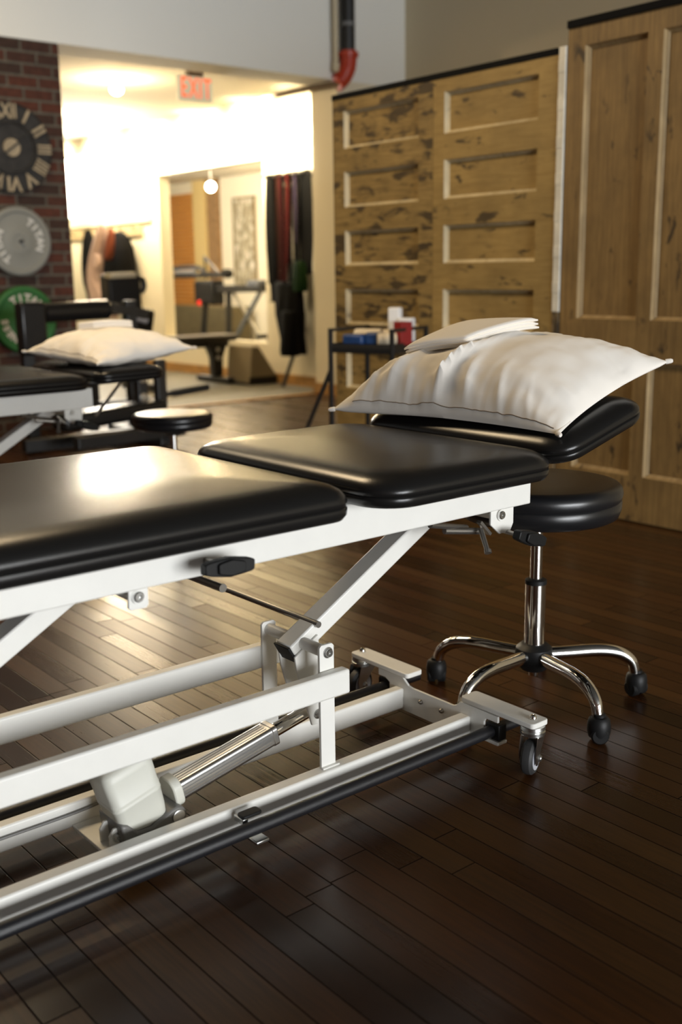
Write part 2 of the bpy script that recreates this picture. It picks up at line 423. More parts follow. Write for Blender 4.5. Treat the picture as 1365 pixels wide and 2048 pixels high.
door_build('door_1', 3.812, 4.56, 1.925, [(3.91, 4.47, a, c) for a, c in ZR], DOORW[0], 'narrow five-panel door covered in dark blotches, leftmost of the partition')
door_build('door_2', 3.062, 3.810, 1.925, [(3.17, 3.735, a, c) for a, c in ZR], DOORW[1], 'cleaner pale five-panel door in the middle of the partition')
door_build('door_3', 2.13, 3.018, 2.015, [(2.63, 2.93, 0.845, 1.94), (2.21, 2.56, 0.845, 1.94), (2.63, 2.93, 0.20, 0.675), (2.21, 2.56, 0.20, 0.675)], DOORW[2], 'taller brown door with long upright panels, rightmost of the partition', door_wood('brown_panel_molding', (0.30, 0.20, 0.085), (0.46, 0.33, 0.16), 0.66, 7.0, False))  # weaker edge light put into the colour of this door's moulding
b = bm_new(); box(b, 3.735, 3.79, 3.07, 4.562, 1.925, 1.952); box(b, 3.73, 3.79, 2.13, 3.02, 2.015, 2.045)
struct('trim_4', b, plain('black_capping', (0.008, 0.008, 0.008), 0.9, spec=0.1), 'black steel capping along the top of the door partition', bevel=0.002)
b = bm_new(); box(b, 3.733, 3.785, 3.024, 3.06, 0.87, 1.952)
for k in range(7):
    z = 0.95+k*0.15; box(b, 3.7315, 3.74, 3.0235, 3.0605, z, z+0.05)
struct('trim_5', b, plain('chipped_white_paint', (0.68, 0.66, 0.58), 0.6, var=0.15), 'chipped white wooden strip between the pale and the brown door', bevel=0.002)
b = bm_new(); box(b, 3.735, 3.785, 3.024, 3.06, 0.0, 0.87)
struct('trim_6', b, door_wood('blackened_strip', (0.10, 0.07, 0.035), (0.25, 0.18, 0.09), 0.47, 4.0, False), 'blackened lower end of the strip between the doors', bevel=0.002)

# ================================================================== treatment tables
def cushion(bm, x0, x1, y0, y1, z0, h, rot=0.0, pivot=None, corner=0.055, dome=0.006, side=0.0):
    hx, hy = (x1-x0)/2, (y1-y0)/2; cx, cy = (x0+x1)/2, (y0+y1)/2
    prof = [(0.022, 0.0), (0.006, 0.002), (0.001, 0.010), (0.0, 0.30*h), (0.0015, 0.345*h), (0.0035, 0.36*h), (0.001, 0.38*h), (0.0, 0.50*h), (0.003, 0.62*h), (0.010, 0.745*h), (0.022, 0.85*h), (0.040, 0.925*h), (0.066, 0.972*h), (0.10, h), (0.15, h+dome*0.7), (0.21, h+dome)]
    rs = []
    for inset, z in prof:
        r = max(corner-inset*0.35, 0.02)
        rs.append([Vector((cx+x, cy+y, z0+z)) for x, y in rrect(hx-inset, hy-inset, r, 8)])
    if rot:
        pv = Vector(pivot); Rm = Matrix.Rotation(-rot, 4, 'Y')
        rs = [[pv+Rm@(p-pv) for p in r] for r in rs]
    rings(bm, rs)
def bolt_head(bm, c, axis, r=0.008, h=0.006):
    lathe(bm, [(r*1.35, 0), (r*1.35, 0.0015), (r, 0.0017), (r, h*0.8), (r*0.85, h), (r*0.45, h), (r*0.4, h*0.6), (0.0, h*0.6)], c, axis, 18)
def caster(root, x, y, ztop, ang):
    """swivel caster under plate, wheel trailing along ang"""
    d = Vector((math.cos(ang), math.sin(ang), 0)); s = Vector((-d.y, d.x, 0)); c = Vector((x, y, 0))
    wr, wt = 0.039, 0.0125
    wc = c + d*0.012; wc.z = wr
    bm = bm_new()
    lathe(bm, [(wr-0.012, -wt), (wr-0.006, -wt), (wr-0.001, -wt*0.6), (wr, 0), (wr-0.001, wt*0.6), (wr-0.006, wt), (wr-0.012, wt)], wc, s, 40)
    wheel = obj('caster_wheel', bm, RUBBER, root)
    bm = bm_new(); lathe(bm, [(0.0, -wt-0.001), (wr-0.013, -wt-0.001), (wr-0.012, wt+0.001), (0.0, wt+0.001)], wc, s, 32)
    obj('wheel_hub', bm, HUBPL, root, wheel)
    bm = bm_new()
    zt = ztop
    lathe(bm, [(0.018, zt), (0.026, zt-0.001), (0.027, zt-0.008), (0.024, zt-0.011), (0.027, zt-0.013), (0.027, zt-0.02), (0.02, zt-0.024)], c, (0, 0, 1), 32)
    for k in (-1, 1):
        o = c + s*(k*(wt+0.006)) - s*0.0012
        prism(bm, [(-0.026, zt-0.020), (0.024, zt-0.020), (0.036, wr+0.012), (0.031, wr-0.010), (0.020, wr-0.012), (0.004, wr+0.012), (-0.024, zt-0.030)], o, d, (0, 0, 1), s, 0.0024)
        bolt_head(bm, wc+s*(k*(wt+0.007)), s*k, 0.006, 0.005)
    rod(bm, wc-s*(wt+0.009), wc+s*(wt+0.009), 0.004)
    obx = c - d*0.02
    obox(bm, c-d*0.03+Vector((0, 0, zt-0.010)), d, s, (0, 0, 1), 0.012, 0.008, 0.0015)
    obj('caster_fork', bm, ZINC, root, wheel)
    bm = bm_new()
    c3 = Vector((x, y, ztop+0.006))
    lathe(bm, [(0.0115, 0.0), (0.0115, 0.001), (0.0092, 0.0012), (0.0092, 0.007)], c3, (0, 0, 1), 6)
    lathe(bm, [(0.0078, 0.007), (0.0076, 0.011), (0.005, 0.0145), (0.0, 0.0155)], c3, (0, 0, 1), 20)
    obj('cap_nut', bm, CHROME, root, wheel)
    return wheel
def wing_knob(root, tip, axis, along, stem, parent=None):
    """black two-winged clamp knob: tip = centre of knob, axis points away from the frame"""
    a = Vector(axis).normalized(); u = Vector(along).normalized(); v = a.cross(u)
    bm = bm_new()
    pts = [(-0.047, -0.008), (-0.040, -0.011), (-0.018, -0.014), (0.0, -0.016), (0.018, -0.014), (0.040, -0.011), (0.047, -0.008), (0.047, 0.008), (0.040, 0.011), (0.018, 0.014), (0, 0.016), (-0.018, 0.014), (-0.040, 0.011), (-0.047, 0.008)]
    o = Vector(tip)
    prism(bm, pts, o-a*0.008, u, v, a, 0.018)
    prism(bm, [(x*0.55, y*0.85) for x, y in pts], o+a*0.010, u, v, a, 0.006)
    k = obj('wing_knob', bm, BLACKPL, root, bevel=0.002)
    bm = bm_new(); rod(bm, o-a*stem, o-a*0.008, 0.005); obj('knob_stem', bm, ROD, root, k)
    return k

def build_table(dx, dy, label, head_rot, detail=True):
    O = Vector((dx, dy, 0)); YC = 1.647
    T = thing('treatment_table', (0.85+dx, YC+dy, 0), label, 'massage table', None)
    mir = lambda y: 2*YC-y
    def B(): return bm_new()
    def put(name, bm, mat, parent=None, **kw):
        for vtx in bm.verts: vtx.co += O
        return obj(name, bm, mat, T, parent, **kw)
    XR, XL = 1.628, 0.045
    # base rails
    for y0, y1 in ((1.530, 1.561), (1.748, 1.775)):
        b = B(); box(b, XL, XR, y0, y1, 0.031, 0.0815); put('base_rail', b, WHITE, bevel=0.004)
    # end cross plates with a waist cut out of the top
    for xe, s in ((XR, 1), (XL, -1)):
        b = B()
        poly = [(1.45, 0.105), (1.563, 0.106), (1.575, 0.0945), (1.585, 0.090), (1.72, 0.090), (1.733, 0.092), (1.765, 0.117), (1.84, 0.108), (1.84, 0.09), (1.815, 0.09), (1.80, 0.082), (1.80, 0.031), (1.77, 0.025), (1.525, 0.025), (1.49, 0.04), (1.49, 0.082), (1.485, 0.09), (1.45, 0.09)]
        prism(b, poly, (xe, 0, 0), (0, 1, 0), (0, 0, 1), (s, 0, 0), 0.006)
        cp = put('cross_plate', b, WHITE, smooth=False, bevel=0.0015)
        if s > 0:
            for y in (1.689, 1.620):
                b = B(); lathe(b, [(0.006, 0), (0.006, 0.004), (0.003, 0.008), (0, 0.008)], (xe, y, 0.066), (-1, 0, 0), 12); put('plate_screw', b, ROD, cp)
        for y0, y1 in ((1.45, 1.49), (1.805, 1.845)):
            b = B(); box(b, xe+s*0.004, xe+s*0.03, y0, y1, 0.045, 0.083); put('bar_holder', b, BLACKPL, cp, bevel=0.003)
        for y0, y1 in ((1.452, 1.495), (1.80, 1.842)):
            b = B(); box(b, xe+s*0.004, xe+s*0.034, y0, y1, 0.034, 0.042); put('holder_tab', b, WHITE, cp, bevel=0.002)
        # caster plates: outriggers on top
        for yo, yi in ((1.350, 1.562), (mir(1.350), 1.735)):
            b = B(); xa, xb = (xe-0.002, xe+0.050) if s > 0 else (xe-0.050, xe+0.002)
            ya, yb = min(yo, yi), max(yo, yi)
            hx, hy = (xb-xa)/2, (yb-ya)/2
            prism(b, rrect(hx, hy, 0.009, 4), ((xa+xb)/2, (ya+yb)/2, 0.108), (1, 0, 0), (0, 1, 0), (0, 0, 1), 0.012)
            put('caster_plate', b, WHITE, bevel=0.002)
        for y, ang in ((1.372, 3.55 if s > 0 else 1.2), (mir(1.372)+0.005, 3.25 if s > 0 else 2.0)):
            wheel = caster_at(T, xe+s*0.024+dx, y+dy, 0.108, ang)
    # push bars along both sides
    for y in (1.474, 1.822):
        b = B(); path(b, [(XL-0.09, y, 0.063), (XR+0.115, y, 0.063)], 0.0135, 20)
        bar = put('push_bar', b, BLACKBAR)
        if y < YC:
            b = B(); prism(b, rrect(0.022, 0.012, 0.007), (1.005, 1.497, 0.078), (1, 0, 0), (0, 1, 0), (0, 0, 1), 0.006); put('bar_clip', b, BLACKPL, bar, bevel=0.002)
            b = B(); box(b, 0.992, 1.02, 1.457, 1.530, 0.036, 0.042); box(b, 0.985, 0.997, 1.49, 1.52, 0.064, 0.076); put('clip_tab', b, ZINC, bar, bevel=0.0015)
    # posts and lift beams
    for px in (1.234, 0.387):
        for y, s in ((1.547, -1), (mir(1.547), 1)):
            b = B(); prism(b, [(-0.018, 0.080), (0.018, 0.080), (0.018, 0.335), (0.013, 0.340), (-0.013, 0.340), (-0.018, 0.335)], (px, y, 0), (1, 0, 0), (0, 0, 1), (0, -s, 0), 0.007)
            po = put('post', b, WHITE, smooth=False, bevel=0.001)
            b = B(); bolt_head(b, (px+0.002, y, 0.323), (0, s, 0), 0.0085, 0.008); put('post_bolt', b, ZINC, po)
            if s < 0:
                b = B(); box(b, px-0.02, px+0.023, 1.539, 1.553, 0.0815, 0.085); put('weld_bead', b, WHITE, po, bevel=0.0015)
        b = B(); rod(b, (px, 1.554, 0.323), (px, mir(1.554), 0.323), 0.0125, 24)
        put('pivot_tube', b, WHITE)
    for y0, y1, xe in ((1.521, 1.5468, 1.272), (mir(1.5468), mir(1.521), 1.272)):
        b = B(); box(b, 0.33, xe, y0, y1, 0.2365, 0.2875); put('lift_beam', b, WHITE, bevel=0.0045)
    # parallel legs
    th = math.radians(30.0); du = Vector((math.cos(th), 0, math.sin(th))); dn = Vector((-math.sin(th), 0, math.cos(th)))
    for px in (1.237, 0.387):
        p = Vector((px, YC, 0.3235)) + dn*(-0.003)
        a, e = -0.033, 0.475
        b = B(); obox(b, p+du*((a+e)/2), du, (0, 1, 0), dn, (e-a)/2, 0.025, 0.0195)
        lg = put('parallel_leg', b, WHITE, bevel=0.004)
        b = B(); obox(b, p+du*(a-0.003), du, (0, 1, 0), dn, 0.0032, 0.0255, 0.020); put('leg_cap', b, BLACKPL, lg, bevel=0.002)
    # upper pivots, brackets, frame
    UX = [1.634, 0.782]; ZU = 0.5525
    for ux in UX:
        b = B(); rod(b, (ux, 1.455, ZU), (ux, mir(1.455), ZU), 0.0125, 24); put('pivot_tube', b, WHITE)
        for y, s in ((1.458, -1), (mir(1.458), 1)):
            b = B()
            if ux > 1.2: poly = [(-0.024, 0.575), (0.04, 0.575), (0.040, 0.530), (0.030, 0.512), (-0.002, 0.512), (-0.030, 0.535), (-0.030, 0.570)]
            else: poly = [(-0.016, 0.58), (0.018, 0.58), (0.018, 0.536), (0.014, 0.531), (-0.014, 0.531), (-0.018, 0.536)]
            prism(b, poly, (ux, y, 0), (1, 0, 0), (0, 0, 1), (0, -s, 0), 0.006)
            br = put('leg_bracket', b, WHITE, smooth=False, bevel=0.0015)
            b = B(); bolt_head(b, (ux-0.002, y, ZU+0.001), (0, s, 0), 0.009, 0.008); put('bracket_bolt', b, ZINC, br)
    XE = 1.7185
    for y0, y1 in ((1.450, 1.475), (mir(1.475), mir(1.450))):
        b = B(); box(b, 0.0, XE, y0, y1, 0.5655, 0.640); put('frame_rail', b, WHITE, bevel=0.003)
    for x in (0.10, 0.9, 1.40):
        b = B(); box(b, x-0.02, x+0.02, 1.475, mir(1.475), 0.585, 0.635); put('frame_crossbar', b, WHITE, bevel=0.003)
    for x0, x1 in ((0.02, 1.10), (1.22, 1.62)):
        b = B(); box(b, x0, x1, 1.40, mir(1.40), 0.640, 0.652); put('cushion_board', b, BLACKPL, smooth=False)
    # cushions
    b = B(); cushion(b, -0.02, 1.128, 1.322, mir(1.322), 0.645, 0.068, corner=0.045); put('leg_cushion', b, VINYL, angle=60)
    b = B(); cushion(b, 1.188, 1.668, 1.322, mir(1.322), 0.645, 0.062, corner=0.075); put('seat_cushion', b, VINYL, angle=60)
    pv = (1.690, YC, 0.664)
    b = B(); cushion(b, 1.685, 1.985, 1.335, mir(1.335), 0.660, 0.058, rot=head_rot, pivot=pv, corner=0.06); hc = put('head_cushion', b, VINYL, angle=60)
    Rm = Matrix.Rotation(-head_rot, 4, 'Y')
    for y in (1.50, mir(1.50)):
        b = B(); A, C2 = Vector((1.66, y, 0.652)), Vector(pv)+Rm@(Vector((1.93, y, 0.652))-Vector(pv))
        Bm = Vector((1.695, y, 0.652)); path(b, [A, Bm, C2], 0.009, 10); put('head_bracket', b, BLACKMET, hc)
    # clamp hardware
    b = B(); rod(b, (1.50, 1.49, 0.535), (1.60, 1.478, 0.520), 0.007); rod(b, (1.575, 1.50, 0.528), (1.44, 1.47, 0.56), 0.006)
    rod(b, (1.578, 1.462, 0.530), (1.560, 1.425, 0.492), 0.0055); rod(b, (1.562, 1.428, 0.496), (1.560, 1.424, 0.490), 0.0075)
    obox(b, (1.588, 1.462, 0.532), (1, 0, -1), (0, 1, 0), (1, 0, 1), 0.022, 0.006, 0.003)
    put('release_handle', b, ROD)
    kn = wing_knob(T, Vector((1.664, 1.405, 0.508))+O, (0.15, -1, -0.08), (1, 0.05, -0.33), 0.07)
    kn2 = wing_knob(T, Vector((0.905, 1.385, 0.594))+O, (0, -1, 0.05), (1, 0.0, -0.06), 0.066)
    b = B(); rod(b, (1.268, 1.614, 0.356), (1.268, 2.07, 0.356), 0.0068); put('cross_rod', b, ROD)
    b = B(); rod(b, (1.000, 1.548, 0.502), (1.000, 1.70, 0.502), 0.008); put('stub_rod', b, ROD)
    if detail:
        # lever plates hanging from the pivot tube
        for y in (1.615, 1.668):
            b = B(); prism(b, [(-0.030, 0.30), (0.030, 0.335), (0.036, 0.27), (0.034, 0.155), (0.026, 0.142), (0.010, 0.143), (-0.004, 0.19), (-0.026, 0.27)], (1.237, y, 0), (1, 0, 0), (0, 0, 1), (0, 1, 0), 0.006)
            lv = put('lever_plate', b, WHITE, smooth=False, bevel=0.0015)
        b = B(); bolt_head(b, (1.262, 1.615, 0.165), (0, -1, 0), 0.008, 0.006); put('lever_bolt', b, ZINC, lv)
        # linear actuator
        a0 = Vector((0.885, 1.642, 0.088)); a1 = Vector((1.250, 1.642, 0.163)); ad = (a1-a0).normalized(); an = Vector((-ad.z, 0, ad.x))
        L = (a1-a0).length
        b = B(); rod(b, a0+ad*0.20, a1+ad*0.004, 0.0145, 28); put('actuator_rod', b, CHROME)
        prof = rrect(0.023, 0.0205, 0.008, 4)
        # ribbed aluminium tube
        pr = []
        for y0, z0 in prof: pr.append((y0, z0))
        b = B(); prism(b, pr, a0+ad*0.045, (0, 1, 0), an, ad, 0.232); cyl = put('actuator_tube', b, ALU, bevel=0.001)
        b = B()
        for zz in (-0.010, -0.003, 0.004, 0.011):
            obox(b, a0+ad*0.158+an*zz+Vector((0, -0.0232, 0)), ad, (0, 1, 0), an, 0.108, 0.0006, 0.0007)
        for yy in (-0.012, -0.004, 0.004, 0.012):
            obox(b, a0+ad*0.158+an*0.0207+Vector((0, yy, 0)), ad, (0, 1, 0), an, 0.108, 0.0007, 0.0006)
        put('tube_groove', b, GREYPL, cyl, smooth=False)
        b = B(); prism(b, [(y*1.05, z*1.05) for y, z in prof], a0+ad*0.272, (0, 1, 0), an, ad, 0.013); put('tube_end_cap', b, ALU, cyl, bevel=0.002)
        b = B(); prism(b, [(y*1.2, z*1.2) for y, z in rrect(0.024, 0.025, 0.018, 6)], a0+ad*0.034, (0, 1, 0), an, ad, 0.020); put('gear_collar', b, CREAMPL, cyl, bevel=0.003)
        # motor housing, leaning
        mc = Vector((0.872, 1.642, 0.0)); mt = Vector((-0.28, 0, 1)).normalized(); mx = Vector((1, 0, 0.28)).normalized()
        rs = []
        for k, (h, sx, sy) in enumerate(((0.060, 0.036, 0.034), (0.072, 0.041, 0.039), (0.09, 0.043, 0.041), (0.125, 0.045, 0.043), (0.126, 0.0457, 0.0437), (0.130, 0.0457, 0.0437), (0.131, 0.045, 0.043), (0.136, 0.0457, 0.0437), (0.140, 0.0457, 0.0437), (0.141, 0.045, 0.043), (0.185, 0.046, 0.044), (0.200, 0.044, 0.042), (0.207, 0.036, 0.034))):
            rs.append([mc + mt*h + mx*(x*1.12) + Vector((0, y, 0)) for x, y in rrect(sx, sy, min(sx, sy)*0.38, 6)])
        b = B(); rings(b, rs); mo = put('motor_housing', b, CREAMPL, angle=50)
        b = B()
        poly = [(-0.058, 0.050), (-0.048, 0.028), (-0.01, 0.026), (0.035, 0.038), (0.060, 0.048), (0.072, 0.058), (0.074, 0.070), (0.068, 0.081), (0.055, 0.086), (0.042, 0.083), (0.0, 0.064), (-0.03, 0.066), (-0.048, 0.084), (-0.062, 0.088)]
        prism(b, poly, (0.858, 1.642-0.046, 0), (1, 0, 0), (0, 0, 1), (0, 1, 0), 0.092)
        put('motor_cradle', b, GREYPL, mo, bevel=0.004)
        b = B(); lathe(b, [(0.013, 0), (0.013, 0.003), (0.011, 0.004), (0.0, 0.003)], (0.913, 1.596, 0.067), (0, -1, 0), 24); put('cradle_disc', b, ALU, mo)
        b = B()
        for y in (1.618, 1.655):
            prism(b, [(-0.012, 0.022), (0.016, 0.022), (0.018, 0.062), (0.010, 0.075), (-0.004, 0.075), (-0.013, 0.062)], (0.795, y, 0), (1, 0, 0), (0, 0, 1), (0, 1, 0), 0.006)
        box(b, 0.77, 0.83, 1.561, 1.748, 0.030, 0.038)
        mb = put('motor_mount', b, WHITE, smooth=False, bevel=0.0015)
        b = B(); bolt_head(b, (0.797, 1.618, 0.058), (0, -1, 0), 0.007, 0.007); put('mount_bolt', b, ZINC, mb)
        b = B()
        path(b, smoothpts([(0.90, 1.63, 0.195), (0.925, 1.64, 0.205), (0.945, 1.66, 0.198), (0.935, 1.70, 0.16), (0.90, 1.73, 0.10), (0.82, 1.742, 0.066), (0.60, 1.744, 0.062), (0.2, 1.745, 0.060)]), 0.003, 8)
        put('motor_cable', b, GREYPL)
        b = B(); path(b, smoothpts([(0.905, 1.62, 0.198), (0.935, 1.612, 0.212), (0.955, 1.615, 0.204), (0.950, 1.62, 0.198)]), 0.0022, 8); put('cable_clip', b, LINEN)
    else:
        b = B(); rod(b, (1.72, 1.44, 0.535), (1.86, 1.48, 0.655), 0.006); put('gas_strut', b, ROD)
    return T
def caster_at(T, x, y, z, ang): return caster(T, x, y, z, ang)

build_table(0, 0, 'black padded white treatment table nearest the camera, head end raised under the larger pillow', math.radians(15.2))
build_table(0.12, 2.243, 'black padded white treatment table by the brick wall, its foot end out of view', math.radians(1.0), detail=False)
# ================================================================== pillows and folded cases
def S(t): return math.copysign(1, t)
class Pillow:
    def __init__(s, A, Bc, C, Dc, ht, hb, floor, seed, folds=()):
        s.A, s.B, s.C, s.D = map(Vector, (A, Bc, C, Dc)); s.ht, s.hb, s.floor, s.seed, s.folds = ht, hb, floor, seed, folds
        s.n = ((s.D-s.A)+(s.C-s.B)).cross((s.A-s.B)+(s.D-s.C)).normalized()
        if s.n.z < 0: s.n = -s.n
    def seam(s, u, v):
        # u: -1 at the near end .. 1 at the far end, v: -1 low side .. 1 high side
        uu = u*(1-0.075*(1-v*v)*abs(u)**2); vv = v*(1-0.085*(1-u*u)*abs(v)**2)
        a, c = (uu+1)/2, (vv+1)/2
        return s.B*(1-a)*(1-c)+s.A*a*(1-c)+s.C*(1-a)*c+s.D*a*c
    def prof(s, u, v):
        return max(0.0, (1-abs(u)**2.6)*(1-abs(v)**2.6))**0.62
    def wrinkle(s, u, v):
        e = max(abs(u), abs(v))
        p = Vector((u*2.2, v*2.2, s.seed))
        wv = noise.noise(p*1.1)*0.010 + noise.noise(p*2.7)*0.0045*(0.4+e)
        edge = math.exp(-((1-abs(v))/0.30))
        wv += edge*0.0055*(noise.noise(Vector((u*11, v*1.4, s.seed+4)))+0.7*noise.noise(Vector((u*23, v*2, s.seed))))
        edgeu = math.exp(-((1-abs(u))/0.25))
        wv += edgeu*0.003*noise.noise(Vector((u*1.4, v*9, s.seed+9)))
        for (u0, sl, wd, amp, ln) in s.folds:
            d = (u-(u0+sl*(v+1)))/wd
            ad_ = math.sqrt(d*d+0.03)-0.173; g = math.exp(-ad_*(2.4 if d < 0 else 0.8))
            wv += amp*g*math.exp(-((v+1)/ln)**2)*min(1.0, (v+1)/0.22)
        return wv
    def top(s, u, v):
        p = s.prof(u, v)
        return s.seam(u, v)+s.n*(s.ht*p + s.wrinkle(u, v)*min(1, p*3.5))
    def bot(s, u, v):
        p = s.prof(u, v)
        r = s.seam(u, v)-s.n*(s.hb*p**0.8 - 0.5*s.wrinkle(u, v)*min(1, p*3))
        f = s.floor(r.x, r.y)
        if r.z < f: r.z = f
        return r
def make_pillow(P, label, case_label):
    N = 120
    c = P.seam(0, 0)
    T = thing('pillow', (c.x, c.y, P.floor(c.x, c.y)), label, 'pillow')
    g = lambda k: math.sin(PI/2*(2*k/N-1))*0.65+(2*k/N-1)*0.35
    bm = bm_new()
    tv = [[bm.verts.new(P.top(g(i), g(j))) for j in range(N+1)] for i in range(N+1)]
    bv = [[None]*(N+1) for i in range(N+1)]
    for i in range(N+1):
        for j in range(N+1):
            bv[i][j] = tv[i][j] if i in (0, N) or j in (0, N) else bm.verts.new(P.bot(g(i), g(j)))
    for i in range(N):
        for j in range(N):
            q(bm, tv[i][j], tv[i+1][j], tv[i+1][j+1], tv[i][j+1]); q(bm, bv[i][j], bv[i][j+1], bv[i+1][j+1], bv[i+1][j])
    case = obj('pillowcase', bm, LINEN, T, angle=80)
    bm = bm_new(); path(bm, [P.top(-0.95+1.76*k/90, -0.962)+P.n*0.0006 for k in range(91)], 0.0011, 6)
    obj('case_seam', bm, SEAM, T, case)
    for u, v in ((-1, -1), (1, -1), (-1, 1)):
        p = P.seam(u, v); d = (p-P.seam(0, 0)).normalized(); bm = bm_new()
        lathe(bm, [(0.006, -0.012), (0.0055, 0.0), (0.003, 0.004), (0, 0.004)], p+d*0.004, d, 10)
        obj('corner_tip', bm, LINEN, T, case)
    return T
def make_folded_case(P, quad, label, layers=3, th=0.0085):
    """quad: four (u, v) corners on the pillow"""
    N = 22
    qd = [Vector((a[0], a[1])) for a in quad]
    def uv(a, c): return qd[0]*(1-a)*(1-c)+qd[1]*a*(1-c)+qd[2]*a*c+qd[3]*(1-a)*c
    c = uv(0.5, 0.5); base = P.top(c.x, c.y)
    T = thing('folded_pillowcase', tuple(base), label, 'pillowcase')
    for L in range(layers):
        bm = bm_new(); ins = 0.006*(L % 2)
        lo, hi = [], []
        for i in range(N+1):
            rl, rh = [], []
            for j in range(N+1):
                a = ins*(1.4 if L % 2 else 0.5)+(1-2*ins)*i/N; cc = ins+(1-1.3*ins)*j/N
                m = uv(a, cc); s = P.seam(m.x, m.y)+P.n*(P.ht*P.prof(m.x, m.y))
                n0 = noise.noise(Vector((m.x*3, m.y*3, L)))*0.0015
                e = min(min(i, N-i), min(j, N-j))/N
                k = min(1.0, (e+0.006)/0.05)**0.5
                zc = s+P.n*(0.0075+L*th+n0)
                h = th*0.60*k
                rl.append(bm.verts.new(zc-P.n*h)); rh.append(bm.verts.new(zc+P.n*(h+0.0002)))
            lo.append(rl); hi.append(rh)
        for i in range(N):
            for j in range(N):
                q(bm, hi[i][j], hi[i+1][j], hi[i+1][j+1], hi[i][j+1]); q(bm, lo[i][j], lo[i][j+1], lo[i+1][j+1], lo[i+1][j])
        for i in range(N):
            for jj in (0, N): q(bm, lo[i][jj], lo[i+1][jj], hi[i+1][jj], hi[i][jj])
            for ii in (0, N): q(bm, lo[ii][i], lo[ii][i+1], hi[ii][i+1], hi[ii][i])
        obj('cloth_layer', bm, LINEN, T, angle=80)
    return T
HT = math.tan(math.radians(15.2))
fl1 = lambda x, y: max(0.7145, 0.7285+HT*(x-1.69))
P1 = Pillow((1.640, 2.02, 0.7235), (1.700, 1.365, 0.7245), (2.105, 1.385, 0.846), (2.07, 2.03, 0.835), 0.118, 0.055, fl1, 3.0,
            folds=((0.52, -0.20, 0.10, 0.030, 0.75), (0.06, -0.16, 0.06, 0.038, 0.95), (0.74, -0.3, 0.07, 0.018, 0.6), (-0.22, 0.12, 0.055, 0.022, 0.45), (-0.50, 0.16, 0.05, 0.016, 0.4), (0.30, 0.10, 0.05, 0.016, 0.4), (-0.74, 0.2, 0.05, 0.010, 0.35)))
make_pillow(P1, 'large plump white pillow on the raised head end of the nearest treatment table', '')
make_folded_case(P1, ((0.54, -0.44), (0.02, -0.30), (-0.20, 0.50), (0.36, 0.42)), 'white folded pillowcase lying on top of the large near pillow')
fl2 = lambda x, y: 0.722
P2 = Pillow((1.755, 4.10, 0.762), (1.82, 3.60, 0.735), (2.245, 3.61, 0.772), (2.20, 4.12, 0.775), 0.088, 0.040, fl2, 11.0,
            folds=((0.3, -0.1, 0.12, 0.006, 0.6), (-0.35, 0.1, 0.1, 0.005, 0.5)))
make_pillow(P2, 'smaller white pillow on the far treatment table, below the green weight plate', '')
make_folded_case(P2, ((0.42, -0.30), (0.18, -0.15), (-0.05, 0.5), (0.25, 0.42)), 'small white folded pillowcase on the far pillow', layers=3)

